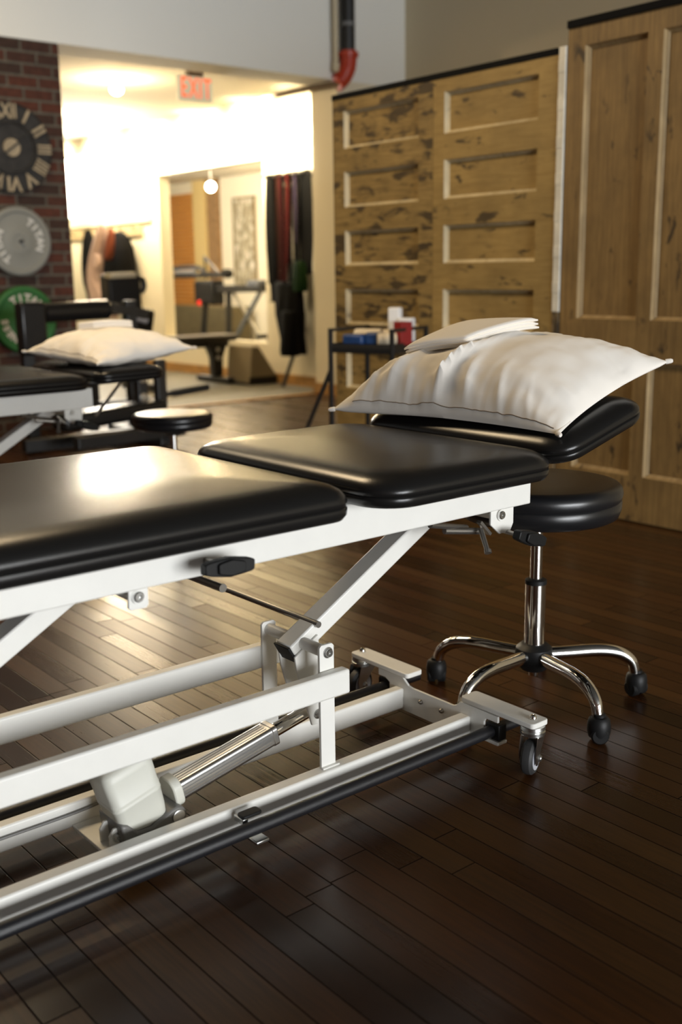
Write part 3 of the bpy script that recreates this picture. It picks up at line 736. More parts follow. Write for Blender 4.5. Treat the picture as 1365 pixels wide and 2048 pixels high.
# ================================================================== stools
def make_stool(cx, cy, zt, r, label, rot, vinyl, h=0.082):
    T = thing('rolling_stool', (cx, cy, 0), label, 'stool')
    c = (cx, cy, 0)
    bm = bm_new()
    lathe(bm, [(0.0, zt-h), (r*0.90, zt-h), (r*0.955, zt-h+0.006), (r*0.985, zt-h*0.72), (r*0.99, zt-h*0.50), (r*0.975, zt-h*0.46), (r*0.985, zt-h*0.42), (r, zt-0.020), (r*0.985, zt-0.008), (r*0.95, zt-0.001), (r*0.85, zt+0.003), (r*0.5, zt+0.006), (0.0, zt+0.007)], c, (0, 0, 1), 64)
    obj('seat_cushion', bm, vinyl, T, angle=60)
    bm = bm_new(); lathe(bm, [(0.03, zt-h-0.03), (0.05, zt-h-0.012), (0.06, zt-h)], c, (0, 0, 1), 24); obj('seat_plate', bm, BLACKMET, T)
    zc = max(0.27, zt-0.245)
    bm = bm_new(); lathe(bm, [(0.0145, zc-0.02), (0.0145, zt-h-0.01)], c, (0, 0, 1), 28)
    obj('gas_column', bm, CHROME, T)
    bm = bm_new(); lathe(bm, [(0.025, 0.10), (0.025, zc-0.006)], c, (0, 0, 1), 32); sl = obj('column_sleeve', bm, CHROME, T)
    bm = bm_new(); lathe(bm, [(0.0262, zc-0.008), (0.0262, zc+0.002), (0.018, zc+0.006), (0.0146, zc+0.006)], c, (0, 0, 1), 28); obj('sleeve_ring', bm, BLACKPL, T, sl)
    bm = bm_new(); lathe(bm, [(0.0, 0.082), (0.03, 0.084), (0.043, 0.098), (0.047, 0.12), (0.044, 0.14), (0.033, 0.150), (0.026, 0.152)], c, (0, 0, 1), 36); hub = obj('base_hub', bm, BLACKPL, T)
    bm = bm_new(); lathe(bm, [(0.0, 0.068), (0.012, 0.068), (0.014, 0.084)], c, (0, 0, 1), 20); obj('hub_cap', bm, CHROME, T, hub)
    for k in range(5):
        a = math.radians(rot+72*k); d = Vector((math.cos(a), math.sin(a), 0)); C0 = Vector(c)
        P = [C0+d*0.030+Vector((0, 0, 0.122)), C0+d*0.09+Vector((0, 0, 0.123)), C0+d*0.165+Vector((0, 0, 0.124)), C0+d*0.215+Vector((0, 0, 0.115)), C0+d*0.25+Vector((0, 0, 0.091)), C0+d*0.262+Vector((0, 0, 0.055))]
        pts = smoothpts(P, 7); n = len(pts)
        rr = [0.0165-0.004*max(0, (i/n-0.55)/0.45) for i in range(n)]
        bm = bm_new(); path(bm, pts, rr, 18); leg = obj('base_leg', bm, CHROME, T)
        wc = C0+d*0.266+Vector((0, 0, 0.021))
        ca = a+1.1*((k % 3)-1); w = Vector((math.cos(ca), math.sin(ca), 0)); ws = Vector((-w.y, w.x, 0))
        bm = bm_new(); lathe(bm, [(0.0, -0.024), (0.017, -0.024), (0.0205, -0.020), (0.0205, -0.004), (0.012, -0.003), (0.012, 0.003), (0.0205, 0.004), (0.0205, 0.020), (0.017, 0.024), (0.0, 0.024)], wc, ws, 28)
        wh = obj('caster_wheel', bm, BLACKPL, T)
        bm = bm_new(); lathe(bm, [(0.0, 0.014), (0.0235, 0.014), (0.0265, 0.026), (0.0268, 0.040), (0.0245, 0.054), (0.019, 0.060), (0.0135, 0.061), (0.0135, 0.067), (0.0, 0.067)], (wc.x, wc.y, 0), (0, 0, 1), 28)
        obj('caster_hood', bm, BLACKPL, T, wh)
    return T
make_stool(1.953, 1.625, 0.557, 0.198, 'black round rolling stool with chrome legs under the head of the nearest table', 110, VINYL_STOOL)
make_stool(2.33, 3.95, 0.475, 0.172, 'low black rolling stool beside the head of the far treatment table', 75, VINYL_STOOL, 0.062)

# ================================================================== trolley with supplies
TO = Vector((3.24, 3.99, 0)); ta = math.radians(20); TS = Vector((math.sin(ta), -math.cos(ta), 0)); TT = Vector((math.cos(ta), math.sin(ta), 0))
def TP(s, t, z): return TO+TS*s+TT*t+Vector((0, 0, z))
T = thing('supply_trolley', tuple(TP(0.17, 0.18, 0)), 'black steel supply trolley with raised rails in front of the blotchy door', 'trolley')
def bar2(bm, a, b_, h): 
    a, b_ = Vector(a), Vector(b_); d = (b_-a).normalized(); u, v = frame_of(d); obox(bm, (a+b_)/2, d, u, v, (b_-a).length/2+h*0.9, h, h)
for s, t0 in ((0, 0), (0.33, 0), (0, 0.36), (0.33, 0.36)):
    bm = bm_new(); bar2(bm, TP(s, t0, 0.0+0.012), TP(s, t0, 0.785), 0.0085); obj('trolley_leg', bm, BLACKMET, T, smooth=False)
for z in (0.70, 0.25):
    bm = bm_new(); obox(bm, TP(0.165, 0.18, z), TS, TT, (0, 0, 1), 0.17, 0.188, 0.012)
    tr = obj('tray', bm, BLACKMET, T, smooth=False, bevel=0.002)
    bm = bm_new()
    for (a, c, d, e) in ((0, 0, 0.33, 0), (0, 0.36, 0.33, 0.36)): obox(bm, (TP(a, c, z)+TP(d, e, z))/2, TS, TT, (0, 0, 1), 0.17, 0.004, 0.022)
    for (a, c, d, e) in ((0, 0, 0, 0.36), (0.33, 0, 0.33, 0.36)): obox(bm, (TP(a, c, z)+TP(d, e, z))/2, TT, TS, (0, 0, 1), 0.19, 0.004, 0.022)
    obj('tray_rim', bm, BLACKMET, T, tr, smooth=False)
bm = bm_new(); bar2(bm, TP(0, 0, 0.785), TP(0, 0.36, 0.785), 0.0075); obj('side_rail', bm, BLACKMET, T, smooth=False)
bm = bm_new(); bar2(bm, TP(0.33, 0, 0.785), TP(0.33, 0.36, 0.785), 0.0075); obj('side_rail', bm, BLACKMET, T, smooth=False)
bm = bm_new(); bar2(bm, TP(0.002, 0.0, 0.60), (3.13, 4.245, 0.012), 0.008); obj('support_leg', bm, BLACKMET, T, smooth=False)
BLUE = plain('blue_wrap', (0.012, 0.045, 0.15), 0.45, var=0.3); RED = plain('dark_red_card', (0.24, 0.012, 0.010), 0.5)
WCARD = plain('white_card', (0.74, 0.74, 0.73), 0.6); CLOTH = plain('cream_towel', (0.66, 0.56, 0.40), 0.95, bump=0.5, bscale=160)
def pack(name, mat, s, t0, z, hs, ht, hz, label, cat, round_=0.01, group=None, rz=0.0):
    r = TP(s, t0, z); bm = bm_new()
    ax = TS*math.cos(rz)+TT*math.sin(rz); ay = TT*math.cos(rz)-TS*math.sin(rz)
    obox(bm, r+Vector((0, 0, hz)), ax, ay, (0, 0, 1), hs, ht, hz)
    o = obj(name, bm, mat, bevel=round_, bseg=3); tag(o, label, cat, group); return o
def roll(s, t0, z, L, r, label, rz=0.0):
    ax = TS*math.cos(rz)+TT*math.sin(rz); c0 = TP(s, t0, z+r); bm = bm_new()
    lathe(bm, [(0.0, -L), (r*0.75, -L), (r*0.97, -L*0.93), (r, -L*0.5), (r*0.96, 0), (r, L*0.5), (r*0.97, L*0.93), (r*0.75, L), (0, L)], c0, ax, 24)
    return tag(obj('rolled_towel', bm, CLOTH), label, 'towel', 'cream towels on the trolley')
pack('wipes_pack', BLUE, 0.100, 0.06, 0.712, 0.055, 0.032, 0.026, 'blue soft pack at the left end of the supply trolley', 'pack', 0.012)
pack('wipes_pack', BLUE, 0.195, 0.09, 0.712, 0.045, 0.030, 0.030, 'second blue soft pack, nearer the middle of the supply trolley', 'pack', 0.012, rz=0.2)
roll(0.125, 0.150, 0.712, 0.07, 0.037, 'cream rolled towel standing out behind the blue packs', 0.1)
roll(0.265, 0.075, 0.712, 0.045, 0.030, 'cream rolled towel between the blue packs and the red box', 0.6)
roll(0.255, 0.16, 0.712, 0.05, 0.036, 'cream rolled towel at the back of the trolley beside the red box', 0.25)
bx = pack('supply_box', RED, 0.300, 0.150, 0.712, 0.042, 0.035, 0.054, 'dark red and white cardboard box on the supply trolley', 'box', 0.002, rz=-0.35)
def child_box(parent, name, mat, c, ax, ay, hx, hy, hz):
    bm = bm_new(); obox(bm, c, ax, ay, (0, 0, 1), hx, hy, hz); o = obj(name, bm, mat, smooth=False); o.parent = parent; return o
axr = TS*math.cos(-0.35)+TT*math.sin(-0.35); ayr = TT*math.cos(-0.35)-TS*math.sin(-0.35)
child_box(bx, 'white_label', WCARD, TP(0.300, 0.150, 0.766)-axr*0.028, axr, ayr, 0.0155, 0.0355, 0.0535)
pack('white_carton', WCARD, 0.262, 0.285, 0.712, 0.034, 0.033, 0.060, 'tall white carton at the back right of the trolley', 'carton', 0.006, rz=0.1)
pack('white_carton', WCARD, 0.20, 0.285, 0.712, 0.030, 0.030, 0.085, 'tallest white carton at the back of the trolley', 'carton', 0.008, rz=0.2)

# ================================================================== brick wall: clock, plates
YB = 7.13
CLK = plain('dark_clock_metal', (0.020, 0.018, 0.016), 0.7, var=0.5); CLKN = plain('aged_cream_numerals', (0.36, 0.29, 0.19), 0.8, var=0.25)
cc = Vector((3.055, 7.06, 1.888))
T = thing('wall_clock', (cc.x, YB, cc.z-0.29), 'large dark round clock with cream Roman numerals on the brick wall', 'clock')
bm = bm_new(); lathe(bm, [(0.0, 0.0), (0.285, 0.0), (0.29, 0.008), (0.285, 0.02), (0.278, 0.022), (0.276, 0.014), (0.175, 0.014), (0.172, 0.03), (0.155, 0.034), (0.150, 0.024), (0.0, 0.024)], (cc.x, YB-0.028, cc.z), (0, -1, 0), 72)
dial = obj('clock_dial', bm, CLK, T)
bm = bm_new(); lathe(bm, [(0.0, 0), (0.058, 0), (0.056, 0.012), (0.0, 0.014)], (cc.x, YB-0.052, cc.z), (0, -1, 0), 36); obj('clock_center', bm, CLKN, T)
for i, nm in enumerate(('XII', 'I', 'II', 'III', 'IIII', 'V', 'VI', 'VII', 'VIII', 'IX', 'X', 'XI')):
    a = math.radians(90-30*i); d = Vector((math.cos(a), 0, math.sin(a))); tg = Vector((math.sin(a), 0, -math.cos(a)))
    bm = bm_new(); text_mesh(bm, nm, 0.130, 0.008, Vector((cc.x, YB-0.050, cc.z))+d*0.226, tg*(0.70 if len(nm) > 2 else 0.95), d, Vector((0, -1, 0)))
    obj('numeral', bm, CLKN, T, smooth=False)
for ang, ln in ((38, 0.15), (215, 0.10)):
    a = math.radians(ang); d = Vector((math.cos(a), 0, math.sin(a)))
    bm = bm_new(); obox(bm, Vector((cc.x, YB-0.072, cc.z))+d*ln/2, d, (0, 1, 0), d.cross(Vector((0, 1, 0))), ln/2, 0.002, 0.006); obj('clock_hand', bm, CLK, T, smooth=False)
def plate(cz, col, label, letters_col, wording, cx=3.052):
    m = plain('plate_rubber', col, 0.6, bump=0.1, bscale=300); lm = plain('plate_lettering', letters_col, 0.6)
    T = thing('weight_plate', (cx, YB, cz-0.225), label, 'weight plate')
    c = (cx, 7.085, cz)
    bm = bm_new(); lathe(bm, [(0.026, -0.03), (0.225, -0.03), (0.225, 0.024), (0.218, 0.031), (0.205, 0.034), (0.192, 0.031), (0.186, 0.022), (0.10, 0.020), (0.085, 0.026), (0.075, 0.028), (0.045, 0.028), (0.042, 0.024), (0.026, 0.024)], c, (0, -1, 0), 72); obj('plate_disc', bm, m, T)
    bm = bm_new(); lathe(bm, [(0.0, -0.03), (0.0265, -0.03), (0.0265, 0.012), (0.0, 0.012)], c, (0, -1, 0), 24); obj('plate_bore', bm, BLACKMET, T)
    bm = bm_new(); lathe(bm, [(0.0, 0.01), (0.011, 0.01), (0.011, 0.06), (0.0, 0.06)], (cx+0.006, 7.085, cz), (0, -1, 0), 16); obj('wall_peg', bm, BLACKMET, T)
    for word, mid, step, size in wording:
        n = len(word)
        for i, ch in enumerate(word):
            a = math.radians(mid-step*(i-(n-1)/2)); d = Vector((math.cos(a), 0, math.sin(a))); up = 1
            tg = Vector((math.sin(a), 0, -math.cos(a)))
            bm = bm_new(); text_mesh(bm, ch, size, 0.006, Vector((cx, 7.085-0.023, cz))+d*0.145, tg, d, Vector((0, -1, 0)))
            obj('letter', bm, lm, T, smooth=False)
    return T
plate(1.286, (0.22, 0.22, 0.195), 'grey weight plate with white lettering on the brick wall under the clock', (0.62, 0.61, 0.57), (('TITAN', 20, 18, 0.066), ('TITAN', 195, 18, 0.066)), 3.052)
plate(0.766, (0.020, 0.125, 0.022), 'green weight plate with pale lettering on the brick wall, below the grey one', (0.62, 0.56, 0.50), (('TITAN', 80, 20, 0.072), ('FITNESS', 235, 17, 0.062)), 3.052)

# ================================================================== sprinkler pipe, exit sign, lamps
T = thing('sprinkler_pipe', (5.955, 7.05, 2.50), 'black and red sprinkler pipe coming down the pale bulkhead above the door partition', 'pipe')
PX = 5.955
bm = bm_new(); rod(bm, (PX, 7.05, 2.78), (PX, 7.05, 3.69), 0.058, 28); obj('pipe_run', bm, BLACKMET, T)
bm = bm_new(); lathe(bm, [(0.058, 2.985), (0.0605, 2.987), (0.0605, 3.012), (0.058, 3.014)], (PX, 7.05, 0), (0, 0, 1), 28); obj('pipe_band', bm, plain('grey_pipe_band', (0.16, 0.16, 0.16), 0.5), T)
for z in (3.235,):
    bm = bm_new(); lathe(bm, [(0.058, z), (0.075, z+0.004), (0.078, z+0.02), (0.075, z+0.09), (0.058, z+0.1)], (PX, 7.05, 0), (0, 0, 1), 28); obj('red_coupling', bm, REDP, T)
bm = bm_new()
path(bm, smoothpts([(PX, 7.05, 2.80), (PX, 7.05, 2.72), (PX-0.012, 7.055, 2.66), (PX-0.04, 7.07, 2.60), (PX-0.075, 7.085, 2.565), (PX-0.09, 7.09, 2.555)], 6), 0.07, 24)
lathe(bm, [(0.06, 2.745), (0.084, 2.75), (0.086, 2.785), (0.06, 2.79)], (PX, 7.05, 0), (0, 0, 1), 28)
obj('red_elbow', bm, REDP, T)
bm = bm_new(); rod(bm, (PX-0.115, 7.07, 2.63), (PX-0.115, 7.07, 3.69), 0.022, 14); lathe(bm, [(0.022, 2.64), (0.03, 2.645), (0.03, 2.70), (0.022, 2.705)], (PX-0.115, 7.07, 0), (0, 0, 1), 14); obj('cream_conduit', bm, BEIGE, T)
bm = bm_new(); path(bm, [(PX-0.06, 7.05, 2.550), (PX-0.16, 7.40, 2.545), (PX-0.17, 8.0, 2.545)], 0.025, 16); obj('branch_pipe', bm, plain('brown_pipe', (0.10, 0.065, 0.035), 0.5), T)
T = thing('exit_sign', (4.915, 7.72, 2.41), 'exit sign with red letters hanging from the gym ceiling', 'sign')
SIGN = emit('sign_face_added_glow', (0.60, 0.58, 0.42), 0.32); RL = emit('lit_red_letters', (0.88, 0.15, 0.05), 0.85)  # face glow added in place of light falling on the sign from the front
bm = bm_new(); box(bm, 4.755, 5.075, 7.72, 7.75, 2.41, 2.60); obj('sign_box', bm, SIGN, T, bevel=0.004)
bm = bm_new(); box(bm, 4.85, 4.99, 7.715, 7.765, 2.60, 2.66); obj('sign_mount', bm, plain('brown_mount', (0.15, 0.10, 0.06), 0.6), T)
for i, ch in enumerate('EXIT'):
    bm = bm_new(); text_mesh(bm, ch, 0.215, 0.004, ((4.8045, 4.892, 4.958, 5.0235)[i], 7.717, 2.504), (0.56, 0, 0), (0, 0, 1), (0, -1, 0)); obj('sign_letter', bm, RL, T, smooth=False)
GLOW = emit('lamp_glass', (1.0, 0.86, 0.62), 30.0)
def ceiling_lamp(x, y, z, label):
    T = thing('ceiling_lamp', (x, y, z), label, 'lamp')
    bm = bm_new(); lathe(bm, [(0.0, 0.0), (0.075, 0.0), (0.07, -0.02), (0.03, -0.03), (0.03, -0.045)], (x, y, z), (0, 0, 1), 28); obj('lamp_base', bm, CREAMPL, T)
    bm = bm_new(); lathe(bm, [(0.02, -0.045), (0.045, -0.06), (0.055, -0.085), (0.045, -0.11), (0.02, -0.125), (0.0, -0.127)], (x, y, z), (0, 0, 1), 28)
    g = obj('lamp_globe', bm, GLOW, T); return T
ceiling_lamp(4.63, 8.50, 2.66, 'bare glowing ceiling lamp in the gym, left of the exit sign')
ceiling_lamp(5.3, 10.4, 2.66, 'glowing ceiling lamp farther back in the gym, near the bright wall')
T = thing('pendant_lamp', (7.37, 11.33, 2.42), 'round white globe lamp hanging in the side room', 'lamp')
bm = bm_new(); rod(bm, (7.37, 11.33, 2.15), (7.37, 11.33, 2.42), 0.006, 8); obj('lamp_cord', bm, CREAMPL, T)
bm = bm_new(); lathe(bm, [(0.0, -0.058)]+[(0.058*math.cos(math.radians(a)), 0.058*math.sin(math.radians(a))) for a in range(-75, 90, 15)]+[(0.0, 0.058)], (7.37, 11.33, 2.085), (0, 0, 1), 24); obj('lamp_globe', bm, GLOW, T)
# ================================================================== coats on hooks
T = thing('coat_rail', (6.185, 11.7, 1.5), 'pale wooden coat rail with hooks under the bright window', 'coat rail')
bm = bm_new(); box(bm, 6.175, 6.2, 10.95, 13.2, 1.49, 1.60); obj('rail_board', bm, plain('rail_wood', (0.46, 0.36, 0.20), 0.6), T, bevel=0.003)
for y in (11.05, 11.35, 11.65, 11.95, 12.25, 12.6):
    bm = bm_new(); path(bm, smoothpts([(6.175, y, 1.56), (6.14, y, 1.55), (6.12, y, 1.57), (6.115, y, 1.60)], 4), 0.007, 8); obj('coat_hook', bm, BLACKMET, T)
def garment(name, y, ztop, prof, mat, label, cat, depth=0.09, lean=0.0, seed=1.0, n=44, x=6.09):
    """prof: list of (t, half width left, half width right, centre shift)"""
    rs = []; z0 = ztop; H = prof[-1][0]
    for (t, wl, wr, sh) in prof:
        r = []
        for k in range(n):
            a = 2*PI*k/n; cs, sn = math.cos(a), math.sin(a)
            wv = (wl if cs > 0 else wr)
            rip = 1+0.16*noise.noise(Vector((cs*3.0, sn*3.0+seed, t*3)))+0.10*math.sin(a*9+seed)*min(1, t*2)
            yy = y+sh+cs*wv*(0.9+0.1*rip); xx = x-depth*0.15+sn*depth*(0.5+0.5*min(1, t*4))*rip
            r.append(Vector((min(xx, 6.172), yy, ztop-t)))
        rs.append(r)
    bm = bm_new(); rings(bm, rs)
    o = obj(name, bm, mat, angle=80); return tag(o, label, cat, None)
CBLK = plain('black_jacket_cloth', (0.0035, 0.0035, 0.0035), 0.9, bump=0.3, bscale=60, spec=0.1); CDK = plain('charcoal_coat_cloth', (0.005, 0.0046, 0.004), 0.9, bump=0.3, bscale=60, spec=0.1)
CPINK = plain('pale_pink_cloth', (0.42, 0.30, 0.25), 0.9, bump=0.4, bscale=40, var=0.12); CRUST = plain('rust_cloth', (0.16, 0.035, 0.012), 0.9, bump=0.4, bscale=40)
CSLATE = plain('slate_strap_cloth', (0.03, 0.034, 0.04), 0.8)
garment('hooded_jacket', 12.12, 1.60, [(0, 0.03, 0.03, 0), (0.06, 0.10, 0.08, 0), (0.12, 0.15, 0.11, 0), (0.30, 0.19, 0.15, 0.0), (0.45, 0.22, 0.17, 0.0), (0.62, 0.20, 0.16, 0), (0.75, 0.13, 0.14, -0.02), (0.95, 0.10, 0.10, -0.05), (1.05, 0.06, 0.06, -0.05)], CBLK, 'black hooded jacket, leftmost on the coat rail', 'jacket', 0.055, seed=2.0, x=6.12)
garment('winter_coat', 11.31, 1.545, [(0, 0.05, 0.05, 0.05), (0.03, 0.26, 0.13, 0.02), (0.08, 0.36, 0.20, 0), (0.2, 0.44, 0.27, 0), (0.4, 0.50, 0.31, 0), (0.62, 0.52, 0.33, 0), (0.66, 0.40, 0.30, 0)], CDK, 'wide charcoal coat, rightmost on the coat rail', 'coat', 0.055, seed=5.0, x=6.12)
garment('shoulder_strap', 11.66, 1.62, [(0, 0.02, 0.02, 0), (0.1, 0.045, 0.045, 0.02), (0.25, 0.06, 0.05, 0.06), (0.33, 0.03, 0.03, 0.09)], CSLATE, 'slate grey strap hanging between the black jacket and the pink scarf', 'strap', 0.05, seed=7.0, x=6.06)
garment('pink_scarf', 11.40, 1.63, [(0, 0.03, 0.03, -0.02), (0.05, 0.07, 0.06, -0.02), (0.2, 0.075, 0.075, 0.07), (0.36, 0.085, 0.085, 0.16), (0.5, 0.10, 0.09, 0.22), (0.62, 0.11, 0.12, 0.23), (0.72, 0.15, 0.20, 0.18), (0.85, 0.18, 0.28, 0.13), (0.98, 0.20, 0.34, 0.08), (1.06, 0.10, 0.25, 0.04)], CPINK, 'pale pink scarf draped down over the dark coats', 'scarf', 0.09, seed=9.0, x=5.93)
garment('rust_cloth', 11.26, 1.58, [(0, 0.02, 0.02, 0), (0.05, 0.06, 0.05, 0), (0.15, 0.09, 0.06, 0.02), (0.27, 0.10, 0.04, 0.06), (0.35, 0.06, 0.02, 0.10)], CRUST, 'rust orange cloth hanging beside the pink scarf', 'cloth', 0.05, seed=12.0, x=5.97)
garment('pink_hat', 11.38, 1.30, [(0, 0.02, 0.02, 0), (0.03, 0.06, 0.06, 0), (0.1, 0.08, 0.08, 0), (0.16, 0.05, 0.05, 0)], CPINK, 'small pale pink hat below the rust cloth', 'hat', 0.06, seed=14.0, x=5.84)

# ================================================================== rack of resistance bands on the gym wall
T = thing('band_rack', (6.19, 8.08, 1.90), 'wall rack with pegs that holds the hanging resistance bands', 'rack')
bm = bm_new(); box(bm, 6.17, 6.199, 7.70, 8.46, 1.895, 1.945); obj('rack_board', bm, BLACKMET, T)
ys = [8.41, 8.34, 8.27, 8.19, 8.11, 8.03, 7.95, 7.88, 7.81, 7.75]
for y in ys:
    bm = bm_new(); rod(bm, (6.17, y, 1.92), (6.05, y, 1.925), 0.010, 10); obj('rack_peg', bm, BLACKMET, T)
BC = {'black': (0.002, 0.002, 0.002), 'brown': (0.018, 0.005, 0.002), 'dark red': (0.026, 0.002, 0.002), 'violet': (0.022, 0.015, 0.028), 'teal': (0.002, 0.007, 0.006), 'red': (0.045, 0.003, 0.002)}
def band(y, col, L, w, label, sway=0.0, off=0.0, drop=0.0):
    m = plain('band_'+col.replace(' ', '_'), BC[col], 0.7, spec=0.08)
    bm = bm_new(); xx = 6.105-off
    for s in (-1, 1):
        pts = []
        for k in range(15):
            t = k/14; yy = y+s*(w*0.75)*(0.35+0.65*math.sin(PI*min(1, t*1.05)))+sway*t*t; pts.append((xx+s*0.010+0.0, yy, 1.942-drop-t*L))
        vs = []
        for (px, py, pz) in pts: vs.append([(px-0.0025, py-w/2, pz), (px+0.0025, py-w/2, pz), (px+0.0025, py+w/2, pz), (px-0.0025, py+w/2, pz)])
        rings(bm, [[Vector(p) for p in r] for r in vs])
    obox(bm, (xx, y, 1.944-drop), (1, 0, 0), (0, 1, 0), (0, 0, 1), 0.014, w*0.7, 0.004)
    obox(bm, (xx, y+sway, 1.942-drop-L), (1, 0, 0), (0, 1, 0), (0, 0, 1), 0.014, w*0.7, 0.004)
    return tag(obj('resistance_band', bm, m, smooth=False), label, 'resistance band', 'resistance bands on the wall rack')
band(8.41, 'black', 0.98, 0.060, 'thick black band at the left end of the band rack')
band(8.34, 'black', 1.15, 0.055, 'thick black band next to the leftmost one on the rack', off=0.03)
band(8.26, 'brown', 1.00, 0.034, 'brown band left of the long dark red bands', off=0.012)
band(8.19, 'dark red', 0.97, 0.040, 'long dark red band beside the brown one', off=0.03)
band(8.115, 'teal', 0.45, 0.030, 'short dark teal band hanging between the red bands')
band(8.05, 'brown', 0.52, 0.036, 'short reddish brown band in the middle of the rack', sway=0.03, off=0.02)
band(8.05, 'red', 0.95, 0.036, 'brightest red band in the middle of the rack', sway=0.06, off=0.05, drop=0.02)
band(7.96, 'violet', 0.62, 0.034, 'dusty violet band right of the red ones', off=0.03)
band(7.88, 'black', 1.0, 0.060, 'wide black band behind the violet one')
band(7.79, 'dark red', 0.30, 0.035, 'short dark red band near the right end of the rack', off=0.015)
band(7.75, 'black', 0.90, 0.060, 'wide black band at the right end of the rack', off=0.04)
for k, (y, L) in enumerate(((8.38, 1.05), (8.27, 1.1), (8.16, 1.0), (8.05, 1.1), (7.94, 1.05))):
    band(y, 'black', L, 0.042, ('broad black band in the back row at the left of the rack', 'broad black band in the back row behind the brown band', 'broad black band in the back row behind the teal band', 'broad black band in the back row behind the brightest red band', 'broad black band in the back row behind the violet band')[k], off=-0.045)
# dark storage things below the bands
tag(garment('green_bag', 7.80, 1.16, [(0, 0.05, 0.05, 0), (0.03, 0.09, 0.08, 0), (0.2, 0.10, 0.09, 0), (0.27, 0.07, 0.07, 0)], plain('green_bag_cloth', (0.005, 0.020, 0.004), 0.8, spec=0.1), 'g', 'bag', 0.06, seed=3.0, x=6.0), 'dark green bag hanging low at the right of the bands', 'bag')
garment('gym_bag', 8.02, 0.98, [(0, 0.20, 0.20, 0), (0.05, 0.22, 0.21, 0.02), (0.3, 0.20, 0.20, 0.0), (0.5, 0.14, 0.16, -0.01), (0.66, 0.13, 0.18, -0.03)], CBLK, 'black gym bag hanging under the resistance bands', 'bag', 0.09, seed=6.0, x=6.05)
garment('gym_bag', 7.82, 0.72, [(0, 0.09, 0.10, 0), (0.03, 0.10, 0.11, 0), (0.36, 0.10, 0.11, 0), (0.40, 0.08, 0.09, 0)], CBLK, 'black square bag low on the wall beside the cream wall end', 'bag', 0.08, seed=16.0, x=5.88)
tag((lambda bm: (rod(bm, (6.10, 8.0, 0.42), (5.93, 8.02, 0.02), 0.018, 12), obj('leaning_stick', bm, BLACKMET))[1])(bm_new()), 'short black stick leaning under the bands next to the wall end', 'stick')
# foam wedge leaning against the wall
bm = bm_new()
prism(bm, [(0.0, 0.006), (0.34, 0.006), (0.34, 0.06), (0.12, 0.37), (0.04, 0.37)], (5.86, 8.46, 0), (1, 0, 0), (0, 0, 1), (0, 1, 0), 0.40)
wg = tag(obj('foam_wedge', bm, plain('taupe_foam', (0.20, 0.16, 0.095), 0.8, bump=0.2, bscale=200), bevel=0.008), 'taupe wedge block with black base standing by the wall under the bands', 'wedge')
bm = bm_new(); box(bm, 5.85, 6.205-0.01, 8.455, 8.865, 0.004, 0.03); box(bm, 5.855, 6.19, 8.452, 8.459, 0.02, 0.08)
o = obj('wedge_base', bm, BLACKPL, bevel=0.003); o.parent = wg

# ================================================================== weight bench
PADT = plain('bench_vinyl', (0.018, 0.016, 0.013), 0.32)
T = thing('weight_bench', (5.9, 9.0, 0), 'flat black weight bench on the grey gym floor in front of the low cream wall', 'bench')
bm = bm_new()
bd = Vector((0.955, 0.0, 0)).normalized()
obox(bm, (5.40, 8.95, 0.445), (1, 0.02, 0), (-0.02, 1, 0), (0, 0, 1), 0.60, 0.135, 0.032); obj('bench_pad', bm, PADT, T, bevel=0.02, bseg=3)
bm = bm_new(); obox(bm, (5.40, 8.95, 0.385), (1, 0.02, 0), (-0.02, 1, 0), (0, 0, 1), 0.55, 0.035, 0.028); obj('bench_spine', bm, BLACKMET, T, bevel=0.004)
for x in (4.95, 5.80):
    bm = bm_new(); prism(bm, [(-0.12, 0.40), (0.12, 0.40), (0.055, 0.25), (0.05, 0.07), (-0.05, 0.07), (-0.055, 0.25)], (x, 8.90, 0), (1, 0, 0), (0, 0, 1), (0, 1, 0), 0.09); lg = obj('bench_leg', bm, BLACKMET, T, bevel=0.006)
    bm = bm_new(); box(bm, x-0.04, x+0.04, 8.68, 9.26, 0.008, 0.07); obj('bench_foot', bm, BLACKMET, T, bevel=0.012)
    for dz in (0.33, 0.25):
        bm = bm_new(); bolt_head(bm, (x, 8.90, dz), (0, -1, 0), 0.018, 0.012); obj('leg_bolt', bm, ZINC, T, lg)

# ================================================================== leg machine behind the far table
T = thing('leg_machine', (3.1, 6.2, 0), 'black leg exercise machine with a padded roller in front of the brick wall', 'exercise machine')
def bb(name, a, b_, h, mat=BLACKMET, parent=None, bev=0.005):
    bm = bm_new(); bar2(bm, a, b_, h); return obj(name, bm, mat, T, parent, smooth=False, bevel=bev)
bb('base_beam', (2.62, 6.15, 0.05), (3.42, 6.15, 0.05), 0.038); bb('base_beam', (2.75, 5.72, 0.10), (3.45, 5.78, 0.10), 0.035)
bb('cross_beam', (3.38, 5.85, 0.04), (3.38, 6.5, 0.04), 0.035)
bm = bm_new(); obox(bm, (3.10, 6.0, 0.21), (1, 0.0, 0.06), (0, 1, 0), (-0.06, 0, 1), 0.36, 0.10, 0.05); obj('seat_pad', bm, VINYL, T, bevel=0.03, bseg=4)
for x in (3.32, 3.46): bb('upright', (x, 6.0, 0.05), (x, 6.0, 0.50), 0.032)
for z in (0.42, 0.30):
    bm = bm_new(); bolt_head(bm, (3.32, 5.967, z), (0, -1, 0), 0.02, 0.012); obj('pivot_bolt', bm, ZINC, T)
bm = bm_new(); path(bm, smoothpts([(2.70, 6.05, 0.43), (2.95, 6.05, 0.445), (3.2, 6.03, 0.435), (3.32, 6.0, 0.41)], 6), 0.028, 14); obj('curved_arm', bm, BLACKMET, T)
